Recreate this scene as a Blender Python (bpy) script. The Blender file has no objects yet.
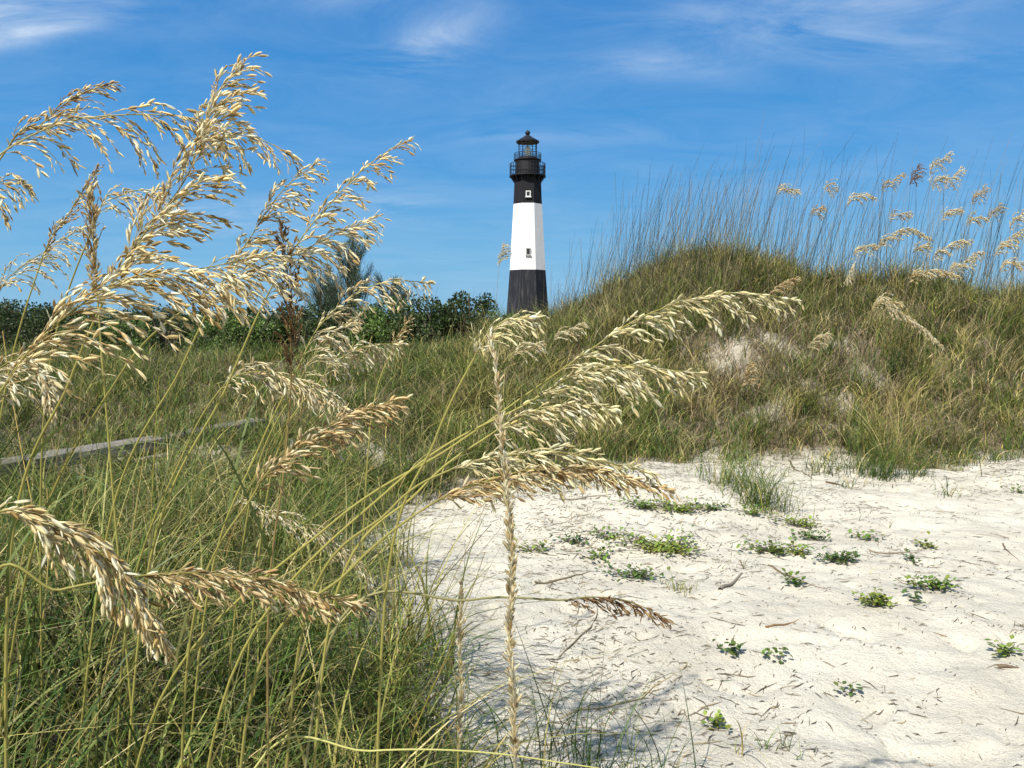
import bpy, math, random
import numpy as np
R = math.radians
rng = np.random.default_rng(7)
random.seed(7)

# ------------------------------------------------------------------ camera, sky, sun, exposure
scene = bpy.context.scene
COL = scene.collection
CAM_H, FPX, HZ = 1.6, 788.0, 318.0
PITCH = math.atan((384 - HZ) / FPX)
cam_d = bpy.data.cameras.new('camera'); cam = bpy.data.objects.new('camera', cam_d); COL.objects.link(cam)
cam.location = (0, 0, CAM_H); cam.rotation_euler = (R(90) - PITCH, 0, 0)
cam_d.sensor_width = 36; cam_d.lens = 36 * FPX / 1024; cam_d.clip_start = 0.05; cam_d.clip_end = 9000
scene.camera = cam

SUN_EL, SUN_AZ = 50.0, 219.0          # azimuth clockwise from +Y: behind the camera, to its left
az, el = R(SUN_AZ), R(SUN_EL)
SUN = np.array([math.sin(az) * math.cos(el), math.cos(az) * math.cos(el), math.sin(el)])
w = bpy.data.worlds.new('World'); scene.world = w; w.use_nodes = True
nt = w.node_tree; nt.nodes.clear()
def N(nt, t, **kw):
    n = nt.nodes.new(t)
    for k, v in kw.items(): setattr(n, k, v)
    return n
out = N(nt, 'ShaderNodeOutputWorld'); bg = N(nt, 'ShaderNodeBackground'); bg.inputs[1].default_value = 0.08
sky = N(nt, 'ShaderNodeTexSky'); sky.sky_type = 'NISHITA'; sky.sun_disc = False
sky.sun_elevation = el; sky.sun_rotation = az; sky.air_density = 1.0; sky.dust_density = 0.25; sky.ozone_density = 2.2
hs = N(nt, 'ShaderNodeHueSaturation'); hs.inputs['Saturation'].default_value = 1.0; hs.inputs['Value'].default_value = 1.0
tc = N(nt, 'ShaderNodeTexCoord')
sep = N(nt, 'ShaderNodeSeparateXYZ'); nt.links.new(tc.outputs['Generated'], sep.inputs[0])
gr = N(nt, 'ShaderNodeValToRGB'); e = gr.color_ramp.elements
e[0].position = 0; e[0].color = (2.0, 4.7, 7.2, 1); e[1].position = 1; e[1].color = (.3, 1.6, 4.0, 1)
for ps, cc in ((.08, (1.4, 4.2, 7.2, 1)), (.2, (.6, 3.1, 6.9, 1)), (.4, (.3, 2.2, 6.0, 1))):
    q = e.new(ps); q.color = cc
nt.links.new(sep.outputs[2], gr.inputs[0])
sk = N(nt, 'ShaderNodeMixRGB'); sk.inputs[0].default_value = .9; nt.links.new(sky.outputs[0], sk.inputs[1]); nt.links.new(gr.outputs[0], sk.inputs[2])
nt.links.new(sk.outputs[0], hs.inputs['Color'])
# thin cirrus: streaky noise on a plane high above
def M(nt, op, a, b=None, c=None, clamp=False):
    n = nt.nodes.new('ShaderNodeMath'); n.operation = op; n.use_clamp = clamp
    for i, v in enumerate((a, b, c)):
        if v is None: continue
        if isinstance(v, (int, float)): n.inputs[i].default_value = v
        else: nt.links.new(v, n.inputs[i])
    return n.outputs[0]
zz = M(nt, 'MAXIMUM', sep.outputs[2], 0.03)
zz = M(nt, 'ADD', zz, 0.12)
px = M(nt, 'DIVIDE', sep.outputs[0], zz); py = M(nt, 'DIVIDE', sep.outputs[1], zz)
cmb = N(nt, 'ShaderNodeCombineXYZ'); nt.links.new(px, cmb.inputs[0]); nt.links.new(py, cmb.inputs[1])
mp = N(nt, 'ShaderNodeMapping'); mp.inputs['Rotation'].default_value = (0, 0, R(20)); mp.inputs['Scale'].default_value = (0.9, 1.5, 1)
mp.inputs['Location'].default_value = (3.1, 1.7, 0)
nt.links.new(cmb.outputs[0], mp.inputs[0])
n1 = N(nt, 'ShaderNodeTexNoise'); n1.inputs['Scale'].default_value = 2.1; n1.inputs['Detail'].default_value = 9; n1.inputs['Roughness'].default_value = .64; n1.inputs['Distortion'].default_value = .6
nt.links.new(mp.outputs[0], n1.inputs['Vector'])
cr = N(nt, 'ShaderNodeMapRange'); cr.inputs[1].default_value = .36; cr.inputs[2].default_value = .72; cr.inputs[3].default_value = 0; cr.inputs[4].default_value = .72
nt.links.new(n1.outputs[0], cr.inputs[0])
yy = M(nt, 'MAXIMUM', sep.outputs[1], .05); ca = M(nt, 'DIVIDE', sep.outputs[0], yy); cb = M(nt, 'DIVIDE', sep.outputs[2], yy)
tot = .16
for (cu, cv, su, sv, sl_, am) in ((20, 20, 120, 22, -.12, 1.3), (40, 45, 70, 10, -.2, .9), (432, 52, 55, 22, -.3, .95), (350, 12, 60, 14, 0, .6), (660, 72, 60, 16, 0, .6), (820, 40, 170, 26, .08, .55), (560, 140, 80, 8, 0, .3), (225, 218, 70, 14, 0, .7), (380, 205, 60, 14, 0, .5), (880, 15, 90, 10, 0, .5)):
    a0 = (cu - 512) / FPX; b0 = (318 - cv) / FPX
    da = M(nt, 'SUBTRACT', ca, a0); db = M(nt, 'ADD', M(nt, 'SUBTRACT', cb, b0), M(nt, 'MULTIPLY', da, -sl_ * -1))
    e2 = M(nt, 'ADD', M(nt, 'POWER', M(nt, 'ABSOLUTE', M(nt, 'DIVIDE', da, su / FPX)), 2), M(nt, 'POWER', M(nt, 'ABSOLUTE', M(nt, 'DIVIDE', db, sv / FPX)), 2))
    tot = M(nt, 'ADD', M(nt, 'MULTIPLY', M(nt, 'EXPONENT', M(nt, 'MULTIPLY', e2, -1)), am), tot)
cloud = M(nt, 'MULTIPLY', tot, cr.outputs[0], clamp=True)
mixc = N(nt, 'ShaderNodeMixRGB'); mixc.inputs[2].default_value = (6.5, 7.6, 9.0, 1)
nt.links.new(cloud, mixc.inputs[0]); nt.links.new(hs.outputs[0], mixc.inputs[1])
fill_sky = N(nt, 'ShaderNodeMixRGB'); fill_sky.inputs[2].default_value = (6.6, 6.9, 7.3, 1)  # pale tint added to the unseen sky behind the camera, neutralising blue fill
fill_fac = N(nt, 'ShaderNodeMapRange'); fill_fac.interpolation_type = 'SMOOTHSTEP'; fill_fac.inputs[1].default_value = .15; fill_fac.inputs[2].default_value = -.6; fill_fac.inputs[3].default_value = 0; fill_fac.inputs[4].default_value = .7
nt.links.new(sep.outputs[1], fill_fac.inputs[0]); nt.links.new(fill_fac.outputs[0], fill_sky.inputs[0]); nt.links.new(mixc.outputs[0], fill_sky.inputs[1])
nt.links.new(fill_sky.outputs[0], bg.inputs[0]); nt.links.new(bg.outputs[0], out.inputs[0])

sl = bpy.data.lights.new('sun', 'SUN'); sl.energy = 5.0; sl.angle = R(0.53); sl.color = (1, .965, .90)
so = bpy.data.objects.new('sun', sl); COL.objects.link(so)
from mathutils import Vector
so.rotation_euler = Vector(-SUN).to_track_quat('-Z', 'Y').to_euler(); so.location = (-20, -20, 30)
vs = scene.view_settings
scene.display_settings.display_device = 'sRGB'; vs.view_transform = 'Standard'; vs.look = 'None'; vs.gamma = 1; vs.use_curve_mapping = False
vs.exposure = 0.42
scene.cycles.max_bounces = 6; scene.cycles.transparent_max_bounces = 8; scene.cycles.use_denoising = True

# ------------------------------------------------------------------ small helpers
def ray(u, v):
    F = np.array([0, math.cos(PITCH), -math.sin(PITCH)]); U = np.array([0, math.sin(PITCH), math.cos(PITCH)])
    d = np.array([1.0, 0, 0]) * (u - 512) / FPX + U * (384 - v) / FPX + F
    return d
def at(u, v, Y):
    d = ray(u, v); return np.array([0, 0, CAM_H]) + d * (Y / d[1])

def _hash(ix, iy, seed):
    h = (ix.astype(np.int64) * 374761393 + iy.astype(np.int64) * 668265263 + seed * 1442695041) & 0xffffffff
    h = ((h ^ (h >> 13)) * 1274126177) & 0xffffffff
    h = h ^ (h >> 16)
    return (h & 0xffff) / 65536.0
def perlin(x, y, seed=0):
    x = np.asarray(x, float); y = np.asarray(y, float)
    ix = np.floor(x); iy = np.floor(y); fx = x - ix; fy = y - iy
    def g(dx, dy):
        a = _hash(ix + dx, iy + dy, seed) * 2 * np.pi
        return np.cos(a) * (fx - dx) + np.sin(a) * (fy - dy)
    sx = fx * fx * fx * (fx * (fx * 6 - 15) + 10); sy = fy * fy * fy * (fy * (fy * 6 - 15) + 10)
    a = g(0, 0) * (1 - sx) + g(1, 0) * sx; b = g(0, 1) * (1 - sx) + g(1, 1) * sx
    return (a * (1 - sy) + b * sy) * 1.4
def sstep(a, b, x):
    t = np.clip((x - a) / (b - a), 0, 1); return t * t * (3 - 2 * t)

CX = [-30, -14, -7.8, -4.75, -1.7, -.5, .6, 1.4, 2.1, 3.0, 3.7, 4.6, 5.9, 7.8, 11, 18, 30]
CZ = [.8, .85, .88, .82, .90, 1.08, 1.42, 1.80, 2.26, 2.56, 2.26, 2.04, 1.92, 1.80, 1.8, 1.5, 1.2]
FX = [-12, -8, -4, -1.5, 0, 1, 2, 4, 8, 14]
FY = [4.0, 4.4, 4.6, 5.5, 6.7, 7.5, 7.9, 7.9, 8.9, 9.5]
def foot(x): return np.interp(x, FX, FY)
_cx = np.linspace(-30, 30, 601); _cz = np.interp(_cx, CX, CZ)
_k = np.exp(-np.linspace(-2, 2, 9) ** 2); _k /= _k.sum(); _cz = np.convolve(np.pad(_cz, 4, 'edge'), _k, 'valid')
def H(x, y):
    x = np.asarray(x, float); y = np.asarray(y, float)
    yf = foot(x); yc = 12 + .5 * np.sin(x * .6 + 1); zc = np.interp(x, _cx, _cz)
    zf = .04 + .012 * np.clip(y, 0, 8)
    t = np.clip((y - yf) / (yc - yf), 0, 1)
    p = .55 * sstep(0, 1, t) + .45 * t
    z = zf + (zc - zf) * p
    back = sstep(0, 1, (y - yc) / 7)
    z = np.where(y > yc, .35 + (zc - .35) * (1 - back), z)
    far = sstep(25, 60, np.hypot(x, y)); z = z * (1 - far) + .2 * far
    z = z + .28 * np.exp(-((x + 1.7) ** 2 / 1.6 + (y - 1.6) ** 2 / 2.5))
    z = z + .10 * sstep(-.2, -2.0, x) * sstep(7, 4, y)
    z = z + .16 * np.exp(-((x - 1.1) ** 2 / 1.5 + (y - 6.6) ** 2 / 1.0))          # low sandy swell under the beach plants
    dn = sstep(0, 1.5, y - yf) * (1 - far)
    z = z + dn * (.20 * perlin(x * .8, y * .8, 3) + .10 * perlin(x * 2.0, y * 2.0, 4))
    near = 1 - sstep(14, 30, np.hypot(x, y))
    z = z + near * (.05 * perlin(x * .7, y * .9, 11) + .022 * perlin(x * 2.3, y * 2.9, 12) + .013 * perlin(x * 5.5, y * 7, 13))
    f = perlin(x * 4 + .5 * perlin(x * 3, y * 3, 22), y * 4.6, 21)
    z = z - near * .026 * sstep(.28, .62, f)                                        # scuffs and old footprints
    return z
def ground(u, v, ymax=60):
    d = ray(u, v); ts = np.arange(1.2, ymax, .02); P = np.array([0, 0, CAM_H]) + d * (ts / d[1])[:, None]
    below = P[:, 2] < H(P[:, 0], P[:, 1]); i = np.argmax(below)
    return P[i] if below.any() else P[-1]

def newmesh(name, V, F, mat, parent=None, cols=None, smooth=False, uv=None):
    """V (n,3); F list/array of quads or tris (all the same size) or list of arrays."""
    me = bpy.data.meshes.new(name)
    Fs = [np.asarray(f) for f in (F if isinstance(F, list) else [F]) if len(f)]
    V = np.asarray(V, np.float32)
    nl = sum(f.size for f in Fs); npoly = sum(len(f) for f in Fs)
    me.vertices.add(len(V)); me.vertices.foreach_set('co', V.ravel())
    me.loops.add(nl); me.loops.foreach_set('vertex_index', np.concatenate([f.ravel() for f in Fs]).astype(np.int32))
    me.polygons.add(npoly)
    cnt = np.concatenate([np.full(len(f), f.shape[1]) for f in Fs]); st = np.concatenate([[0], np.cumsum(cnt)[:-1]])
    me.polygons.foreach_set('loop_start', st.astype(np.int32))
    if smooth: me.polygons.foreach_set('use_smooth', np.ones(npoly, bool))
    if cols is not None:
        a = me.color_attributes.new('tone', 'FLOAT_COLOR', 'POINT')
        c = np.ones((len(V), 4), np.float32); c[:, :3] = cols; a.data.foreach_set('color', c.ravel())
    me.update(calc_edges=True)
    me.materials.append(mat)
    o = bpy.data.objects.new(name, me); COL.objects.link(o)
    if parent is not None: o.parent = parent
    return o
def tag(o, label=None, cat=None, group=None, kind=None):
    if label: o['label'] = label
    if cat: o['category'] = cat
    if group: o['group'] = group
    if kind: o['kind'] = kind
    return o
def empty(name, loc):
    o = bpy.data.objects.new(name, None); COL.objects.link(o); o.location = [float(c) for c in loc]; o.empty_display_size = .1
    return o

# ------------------------------------------------------------------ materials
def mat_new(name):
    m = bpy.data.materials.new(name); m.use_nodes = True; m.node_tree.nodes.clear(); return m, m.node_tree
def princ(nt, rough=.6, spec=.3):
    o = N(nt, 'ShaderNodeOutputMaterial'); p = N(nt, 'ShaderNodeBsdfPrincipled'); p.inputs['Roughness'].default_value = rough
    p.inputs['Specular IOR Level'].default_value = spec
    nt.links.new(p.outputs[0], o.inputs[0]); return p, o
def mat_leafy(name, trans=.35, rough=.5, spec=.3, gain=1.0):
    m, nt = mat_new(name); p, o = princ(nt, rough, spec)
    a = N(nt, 'ShaderNodeAttribute'); a.attribute_name = 'tone'
    g = N(nt, 'ShaderNodeHueSaturation'); g.inputs['Value'].default_value = gain
    nt.links.new(a.outputs['Color'], g.inputs['Color'])
    nt.links.new(g.outputs[0], p.inputs['Base Color'])
    t = N(nt, 'ShaderNodeBsdfTranslucent'); nt.links.new(g.outputs[0], t.inputs[0])
    mx = N(nt, 'ShaderNodeMixShader'); mx.inputs[0].default_value = trans
    nt.links.new(p.outputs[0], mx.inputs[1]); nt.links.new(t.outputs[0], mx.inputs[2]); nt.links.new(mx.outputs[0], o.inputs[0])
    return m
def mat_plain(name, col, rough=.5, var=.15, scale=6, bump=.0, spec=.4, metal=0):
    m, nt = mat_new(name); p, o = princ(nt, rough, spec); p.inputs['Metallic'].default_value = metal
    t = N(nt, 'ShaderNodeTexCoord'); n = N(nt, 'ShaderNodeTexNoise'); n.inputs['Scale'].default_value = scale; n.inputs['Detail'].default_value = 6
    nt.links.new(t.outputs['Object'], n.inputs['Vector'])
    r = N(nt, 'ShaderNodeMixRGB'); r.inputs[1].default_value = (*[c * (1 - var) for c in col], 1); r.inputs[2].default_value = (*[min(1, c * (1 + var)) for c in col], 1)
    nt.links.new(n.outputs[0], r.inputs[0]); nt.links.new(r.outputs[0], p.inputs['Base Color'])
    if bump:
        b = N(nt, 'ShaderNodeBump'); b.inputs['Distance'].default_value = bump; nt.links.new(n.outputs[0], b.inputs['Height']); nt.links.new(b.outputs[0], p.inputs['Normal'])
    return m
def mat_ground():
    m, nt = mat_new('sand_and_thatch'); p, o = princ(nt, .95, .1)
    geo = N(nt, 'ShaderNodeNewGeometry'); a = N(nt, 'ShaderNodeAttribute'); a.attribute_name = 'tone'
    def noise(scale, det=5, rough=.6, stretch=None):
        n = N(nt, 'ShaderNodeTexNoise'); n.inputs['Scale'].default_value = scale; n.inputs['Detail'].default_value = det; n.inputs['Roughness'].default_value = rough
        if stretch:
            mpp = N(nt, 'ShaderNodeMapping'); mpp.inputs['Scale'].default_value = stretch; nt.links.new(geo.outputs['Position'], mpp.inputs[0]); nt.links.new(mpp.outputs[0], n.inputs['Vector'])
        else: nt.links.new(geo.outputs['Position'], n.inputs['Vector'])
        return n.outputs[0]
    def ramp(src, p0, p1, c0, c1):
        r = N(nt, 'ShaderNodeValToRGB'); r.color_ramp.elements[0].position = p0; r.color_ramp.elements[1].position = p1
        r.color_ramp.elements[0].color = (*c0, 1); r.color_ramp.elements[1].color = (*c1, 1); nt.links.new(src, r.inputs[0]); return r.outputs[0]
    sand = ramp(noise(2.2, 6), .3, .7, (.53, .485, .39), (.68, .635, .52))
    grain = ramp(noise(160, 3, .7), .32, .5, (.52, .48, .42), (1, 1, 1))
    mul = N(nt, 'ShaderNodeMixRGB', blend_type='MULTIPLY'); mul.inputs[0].default_value = .55; nt.links.new(sand, mul.inputs[1]); nt.links.new(grain, mul.inputs[2])
    speck = ramp(noise(48, 4, .75, (1, 1, 1)), .30, .39, (.35, .30, .24), (1, 1, 1))
    mul2 = N(nt, 'ShaderNodeMixRGB', blend_type='MULTIPLY'); mul2.inputs[0].default_value = .8; nt.links.new(mul.outputs[0], mul2.inputs[1]); nt.links.new(speck, mul2.inputs[2])
    th = ramp(noise(30, 5, .7), .35, .68, (.05, .04, .022), (.24, .19, .12))
    sp = N(nt, 'ShaderNodeSeparateColor'); nt.links.new(a.outputs['Color'], sp.inputs[0])
    brk = M(nt, 'MULTIPLY', M(nt, 'SUBTRACT', noise(9, 5, .7), .5), 1.3)
    fac = M(nt, 'ADD', sp.outputs[0], brk, clamp=True)
    fac = M(nt, 'MULTIPLY', fac, M(nt, 'GREATER_THAN', sp.outputs[0], .02))
    mx = N(nt, 'ShaderNodeMixRGB'); nt.links.new(fac, mx.inputs[0]); nt.links.new(mul2.outputs[0], mx.inputs[1]); nt.links.new(th, mx.inputs[2])
    nt.links.new(mx.outputs[0], p.inputs['Base Color'])
    b = N(nt, 'ShaderNodeBump'); b.inputs['Distance'].default_value = .035; b.inputs['Strength'].default_value = .8
    nt.links.new(noise(11, 8, .62), b.inputs['Height'])
    b2 = N(nt, 'ShaderNodeBump'); b2.inputs['Distance'].default_value = .010; b2.inputs['Strength'].default_value = .9
    nt.links.new(noise(70, 5, .7), b2.inputs['Height']); nt.links.new(b.outputs[0], b2.inputs['Normal'])
    nt.links.new(b2.outputs[0], p.inputs['Normal'])
    return m
M_GROUND = mat_ground()
M_GRASS = mat_leafy('grass_blade', .22, .5, .2)
M_STRAW = mat_leafy('straw', .34, .5, .3)
M_STEM = mat_leafy('stem_green', .1, .5, .25)
M_LEAF = mat_leafy('leaf', .25, .4, .4)
M_LITTER = mat_leafy('litter', .0, .9, .1)

# ------------------------------------------------------------------ ground sheet
def veg(x, y):
    """0 bare sand .. 1 thick grass"""
    x = np.asarray(x, float); y = np.asarray(y, float)
    n = perlin(x * 1.1, y * 1.1, 31) * .55 + perlin(x * 3.1, y * 3.1, 32) * .3
    d = sstep(-.35, .45, (y - foot(x)) + n)
    hole = 0
    for (hx, hy, r, s) in HOLES: hole = np.maximum(hole, s * np.exp(-(((x - hx) ** 2 + ((y - hy) * 1.2) ** 2) / r ** 2)))
    d = d * (1 - np.clip(hole * 1.3 + n * hole, 0, 1))
    edge = np.interp(y, [0, 2.4, 3.2, 4.2, 5.2, 6.2, 7.5], [.08, -.08, -.36, -.58, -.85, -.7, -.4])
    l = sstep(.12, -.5, (x - edge) + n * .5)
    patch = sstep(.0, .45, perlin(x * 1.1 + 5, y * 1.1, 35)) * .8 * sstep(2.4, 3.6, y)
    l = l * (1 - patch)
    return np.maximum(d, l * sstep(foot(x) + 1, foot(x), y))
HOLES = []
for (u, v, r, s) in [(735, 348, .25, .42), (775, 342, .30, .5), (840, 345, .2, .5), (800, 385, .2, .45), (775, 405, .25, .5), (640, 372, .2, .4), (575, 395, .2, .4), (840, 405, .2, .4), (720, 365, .2, .45), (790, 350, .22, .5), (870, 375, .18, .4), (385, 455, .35, .6), (165, 478, .2, .4), (40, 486, .35, .6), (90, 478, .35, .6), (140, 470, .3, .55), (200, 458, .3, .45)]:
    g = ground(u, v); HOLES.append((g[0], g[1], r, s))

def axis(segs, grow, far):
    a = list(np.arange(segs[0][0], segs[0][1], segs[0][2]))
    for s in segs[1:]: a += list(np.arange(s[0], s[1], s[2]))
    st = segs[-1][2]; x = a[-1]
    while x < far: st *= grow; x += st; a.append(x)
    st = segs[0][2]; x = a[0]; pre = []
    while x > -far: st *= grow; x -= st; pre.append(x)
    return np.array(pre[::-1] + a)
gx = axis([(-9, -5, .05), (-5, 6, .026), (6, 10, .05)], 1.12, 4000)
gy = axis([(1.5, 9.5, .024), (9.5, 15, .05)], 1.10, 4000)
GX, GY = np.meshgrid(gx, gy); GZ = H(GX, GY)
nx, ny = len(gx), len(gy)
idx = np.arange(nx * ny).reshape(ny, nx)
Q = np.stack([idx[:-1, :-1], idx[:-1, 1:], idx[1:, 1:], idx[1:, :-1]], -1).reshape(-1, 4)
vg = veg(GX, GY); tone = np.stack([vg, vg, vg], -1).reshape(-1, 3)
g = newmesh('ground', np.stack([GX, GY, GZ], -1).reshape(-1, 3), Q, M_GROUND, cols=tone, smooth=True)
tag(g, 'pale sandy ground rising into grassy dunes', None, kind='structure')

# ------------------------------------------------------------------ blades
def blades(P, h, wd, lean, col0, col1, K=5, curl=.5, wind=.18, dead=.0):
    """ribbons; P (n,3) roots; h, wd arrays; lean = amount of bend; colours (n,3) root/tip"""
    n = len(P); t = np.linspace(0, 1, K + 1)
    a = rng.uniform(0, 2 * np.pi, n); dx = np.cos(a) * lean + wind * lean.mean(); dy = np.sin(a) * lean
    tilt = rng.normal(0, .16, (n, 2)); fx = rng.uniform(0, 2 * np.pi, n)
    V = np.zeros((n, K + 1, 2, 3), np.float32)
    ww = wd[:, None] * (1 - t[None, :] ** 2.2 * .92)
    cx = P[:, None, 0] + h[:, None] * (tilt[:, None, 0] * t + dx[:, None] * t ** 2.2)
    cy = P[:, None, 1] + h[:, None] * (tilt[:, None, 1] * t + dy[:, None] * t ** 2.2)
    dr = np.hypot(dx, dy)[:, None]
    cz = P[:, None, 2] - .02 + h[:, None] * (t - curl * dr * t ** 2.6)
    sx = np.cos(fx)[:, None] * ww / 2; sy = np.sin(fx)[:, None] * ww / 2
    for s, sg in ((0, -1), (1, 1)):
        V[:, :, s, 0] = cx + sg * sx; V[:, :, s, 1] = cy + sg * sy; V[:, :, s, 2] = cz
    base = (np.arange(n) * (K + 1) * 2)[:, None, None]; k = (np.arange(K) * 2)[None, :, None]
    F = (base + k + np.array([0, 1, 3, 2])[None, None, :]).reshape(-1, 4)
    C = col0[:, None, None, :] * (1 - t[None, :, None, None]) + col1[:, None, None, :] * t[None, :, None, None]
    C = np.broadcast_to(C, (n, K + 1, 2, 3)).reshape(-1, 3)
    return V.reshape(-1, 3), F, C
def pal(n, cols, ws, jit=.18):
    cols = np.array(cols); i = rng.choice(len(cols), n, p=np.array(ws) / sum(ws))
    return np.clip(cols[i] * rng.normal(1, jit, (n, 1)) * (1 + rng.normal(0, .035, (n, 1)) * [1, 0, -1]), .004, 1)
GREEN = [(.034, .068, .011), (.08, .135, .02), (.17, .20, .04), (.36, .31, .09), (.52, .42, .19), (.17, .12, .065)]
def scatter(n, x0, x1, y0, y1, thr=lambda x, y: veg(x, y), grow=1):
    X = rng.uniform(x0, x1, n); Y = rng.uniform(y0 ** grow, y1 ** grow, n) ** (1 / grow)
    # clumping
    cl = .45 + .75 * sstep(-.3, .45, perlin(X * 3.3, Y * 3.3, 41)); keep = rng.uniform(0, 1, n) < thr(X, Y) * cl
    X, Y = X[keep], Y[keep]
    # only what a camera near this one could see
    k = np.abs(X) < .72 * Y + 1.2; X, Y = X[k], Y[k]
    return np.stack([X, Y, H(X, Y)], -1)
def patch_w(P, s, seed): return sstep(-.25, .35, perlin(P[:, 0] * s, P[:, 1] * s, seed))
def grass(name, P, hr, wr, leanr, wts, label, wts2=None, K=5, curl=.5, hexp=1.0, mat=None, wind=.18, edge=None):
    n = len(P); h = rng.uniform(*hr, n) * rng.uniform(.6, 1, n) ** hexp; wd = rng.uniform(*wr, n); ln = rng.uniform(*leanr, n)
    if edge is not None: h *= edge(P[:, 0], P[:, 1])
    m = patch_w(P, 1.1, 51)[:, None]
    c = pal(n, GREEN, wts)
    if wts2: c = np.where(rng.uniform(0, 1, (n, 1)) < m, pal(n, GREEN, wts2), c)
    cl = patch_w(P, 5.5, 52); c = c * (.5 + .95 * cl[:, None]); h = h * (.7 + .5 * patch_w(P, 3.3, 53))
    if wts2:
        q = rng.uniform(0, 1, n) < .6 * np.exp(-(((P[:, 0] - 3.6) / 1.6) ** 2 + ((P[:, 1] - 9.8) / 1.2) ** 2)) + .3 * patch_w(P, .55, 54)
        c = np.where(q[:, None], pal(n, [(.30, .23, .15), (.20, .15, .10), (.42, .34, .20), (.13, .13, .05)], [3, 3, 2, 3]), c)
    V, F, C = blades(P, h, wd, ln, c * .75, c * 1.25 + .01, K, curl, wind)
    o = newmesh(name, V, F, mat or M_GRASS, cols=C); tag(o, label, 'grass', kind='stuff'); return o

tall_edge = lambda x, y: .28 + .72 * sstep(-.3, 1.3, y - foot(x) + .5 * perlin(x * 1.9, y * 1.9, 91))
P = scatter(150000, -1.6, 12, 6.2, 13.5)
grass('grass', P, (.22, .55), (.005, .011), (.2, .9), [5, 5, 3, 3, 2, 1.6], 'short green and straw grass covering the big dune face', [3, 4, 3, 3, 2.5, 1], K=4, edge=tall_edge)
P = scatter(120000, -13, -.5, 4.6, 14)
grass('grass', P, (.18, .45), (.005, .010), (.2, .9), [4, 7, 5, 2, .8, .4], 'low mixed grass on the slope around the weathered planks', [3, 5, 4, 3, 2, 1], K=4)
P = scatter(60000, -9, .6, 1.1, 5.2)
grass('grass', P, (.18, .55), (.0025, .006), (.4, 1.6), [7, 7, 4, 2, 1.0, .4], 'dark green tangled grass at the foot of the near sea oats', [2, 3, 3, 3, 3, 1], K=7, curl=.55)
P = scatter(12000, -5, .1, 1.2, 6.5)
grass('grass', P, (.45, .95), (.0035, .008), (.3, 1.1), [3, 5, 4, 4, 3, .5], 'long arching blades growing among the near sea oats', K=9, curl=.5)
P = scatter(26000, -30, 30, 13, 40, thr=lambda x, y: np.full_like(x, .9))
grass('grass', P, (.3, .7), (.012, .022), (.2, .6), [4, 4, 3, 2, 1, 1], 'rough grass behind the dune crest', K=3)
# dry thatch
P = scatter(70000, -9, 10, 1.2, 12.5)
grass('dry_grass', P, (.08, .26), (.003, .006), (.8, 2.2), [0, 1, 1, 4, 5, 3], 'dry brown thatch lying under the green grass', K=4, curl=.42)
def tussocks(n, x0, x1, y0, y1, k, hr, wr, wts, label, spread=.07, lean=(.25, 1.1), thr=None):
    Cc = scatter(n, x0, x1, y0, y1, **({'thr': thr} if thr else {})); m = len(Cc); sz = rng.uniform(.6, 1.25, m); P = np.repeat(Cc, k, 0) + rng.normal(0, spread, (m * k, 3)) * [1, 1, 0]
    P[:, 2] = H(P[:, 0], P[:, 1]); N_ = m * k; h = rng.uniform(*hr, N_) * np.repeat(sz, k)
    base = pal(m, GREEN, wts, .25); c = np.repeat(base, k, 0) * .6 + pal(N_, GREEN, wts) * .4
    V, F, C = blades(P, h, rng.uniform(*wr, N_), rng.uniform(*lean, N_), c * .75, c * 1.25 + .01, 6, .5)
    o = newmesh('grass', V, F, M_GRASS, cols=C); tag(o, label, 'grass', kind='stuff')
tussocks(1250, -1, 11, 6.8, 13.2, 34, (.30, .72), (.005, .011), [4, 4, 4, 3.5, 3, 2.5], 'shaggy longer tussocks rising out of the short dune grass')
tussocks(700, -11, -.8, 4.8, 13, 30, (.25, .6), (.006, .011), [4, 7, 5, 2, 1.5, 1], 'loose green tussocks over the lower slope at the planks')
tussocks(330, -4, .3, 1.3, 5.2, 32, (.35, .85), (.0045, .0105), [6, 6, 7, 4, 2.0, .3], 'coarse bright tussocks under the near sea oats', spread=.05, lean=(.2, 1.1))
# thinning tufts over the sand edge
def edgeband(x, y):
    d = y - foot(x); return np.exp(-((d + .3) / .5) ** 2) * .38 * sstep(.1, .6, perlin(x * 1.7, y * 1.7, 77) + .25)
P = scatter(90000, -1, 9, 6, 9.5, thr=edgeband)
grass('grass', P, (.15, .4), (.004, .007), (.3, .9), [4, 5, 4, 2, 2, 0], 'sparse grass straying from the dune foot onto bare sand', K=5)

def wiry(x, y): return .16 * np.exp(-((x - 1.0) / 1.5) ** 2 - ((y - 6.2) / 1.1) ** 2) * sstep(.1, .7, perlin(x * 2.5, y * 2.5, 78) + .3)
P = scatter(30000, -1.5, 4, 4, 8, thr=wiry)
grass('grass', P, (.06, .22), (.003, .005), (.3, 1.2), [3, 3, 3, 2, 2, 2], 'wiry little shoots dotted over the sand bank', K=5)
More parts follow.
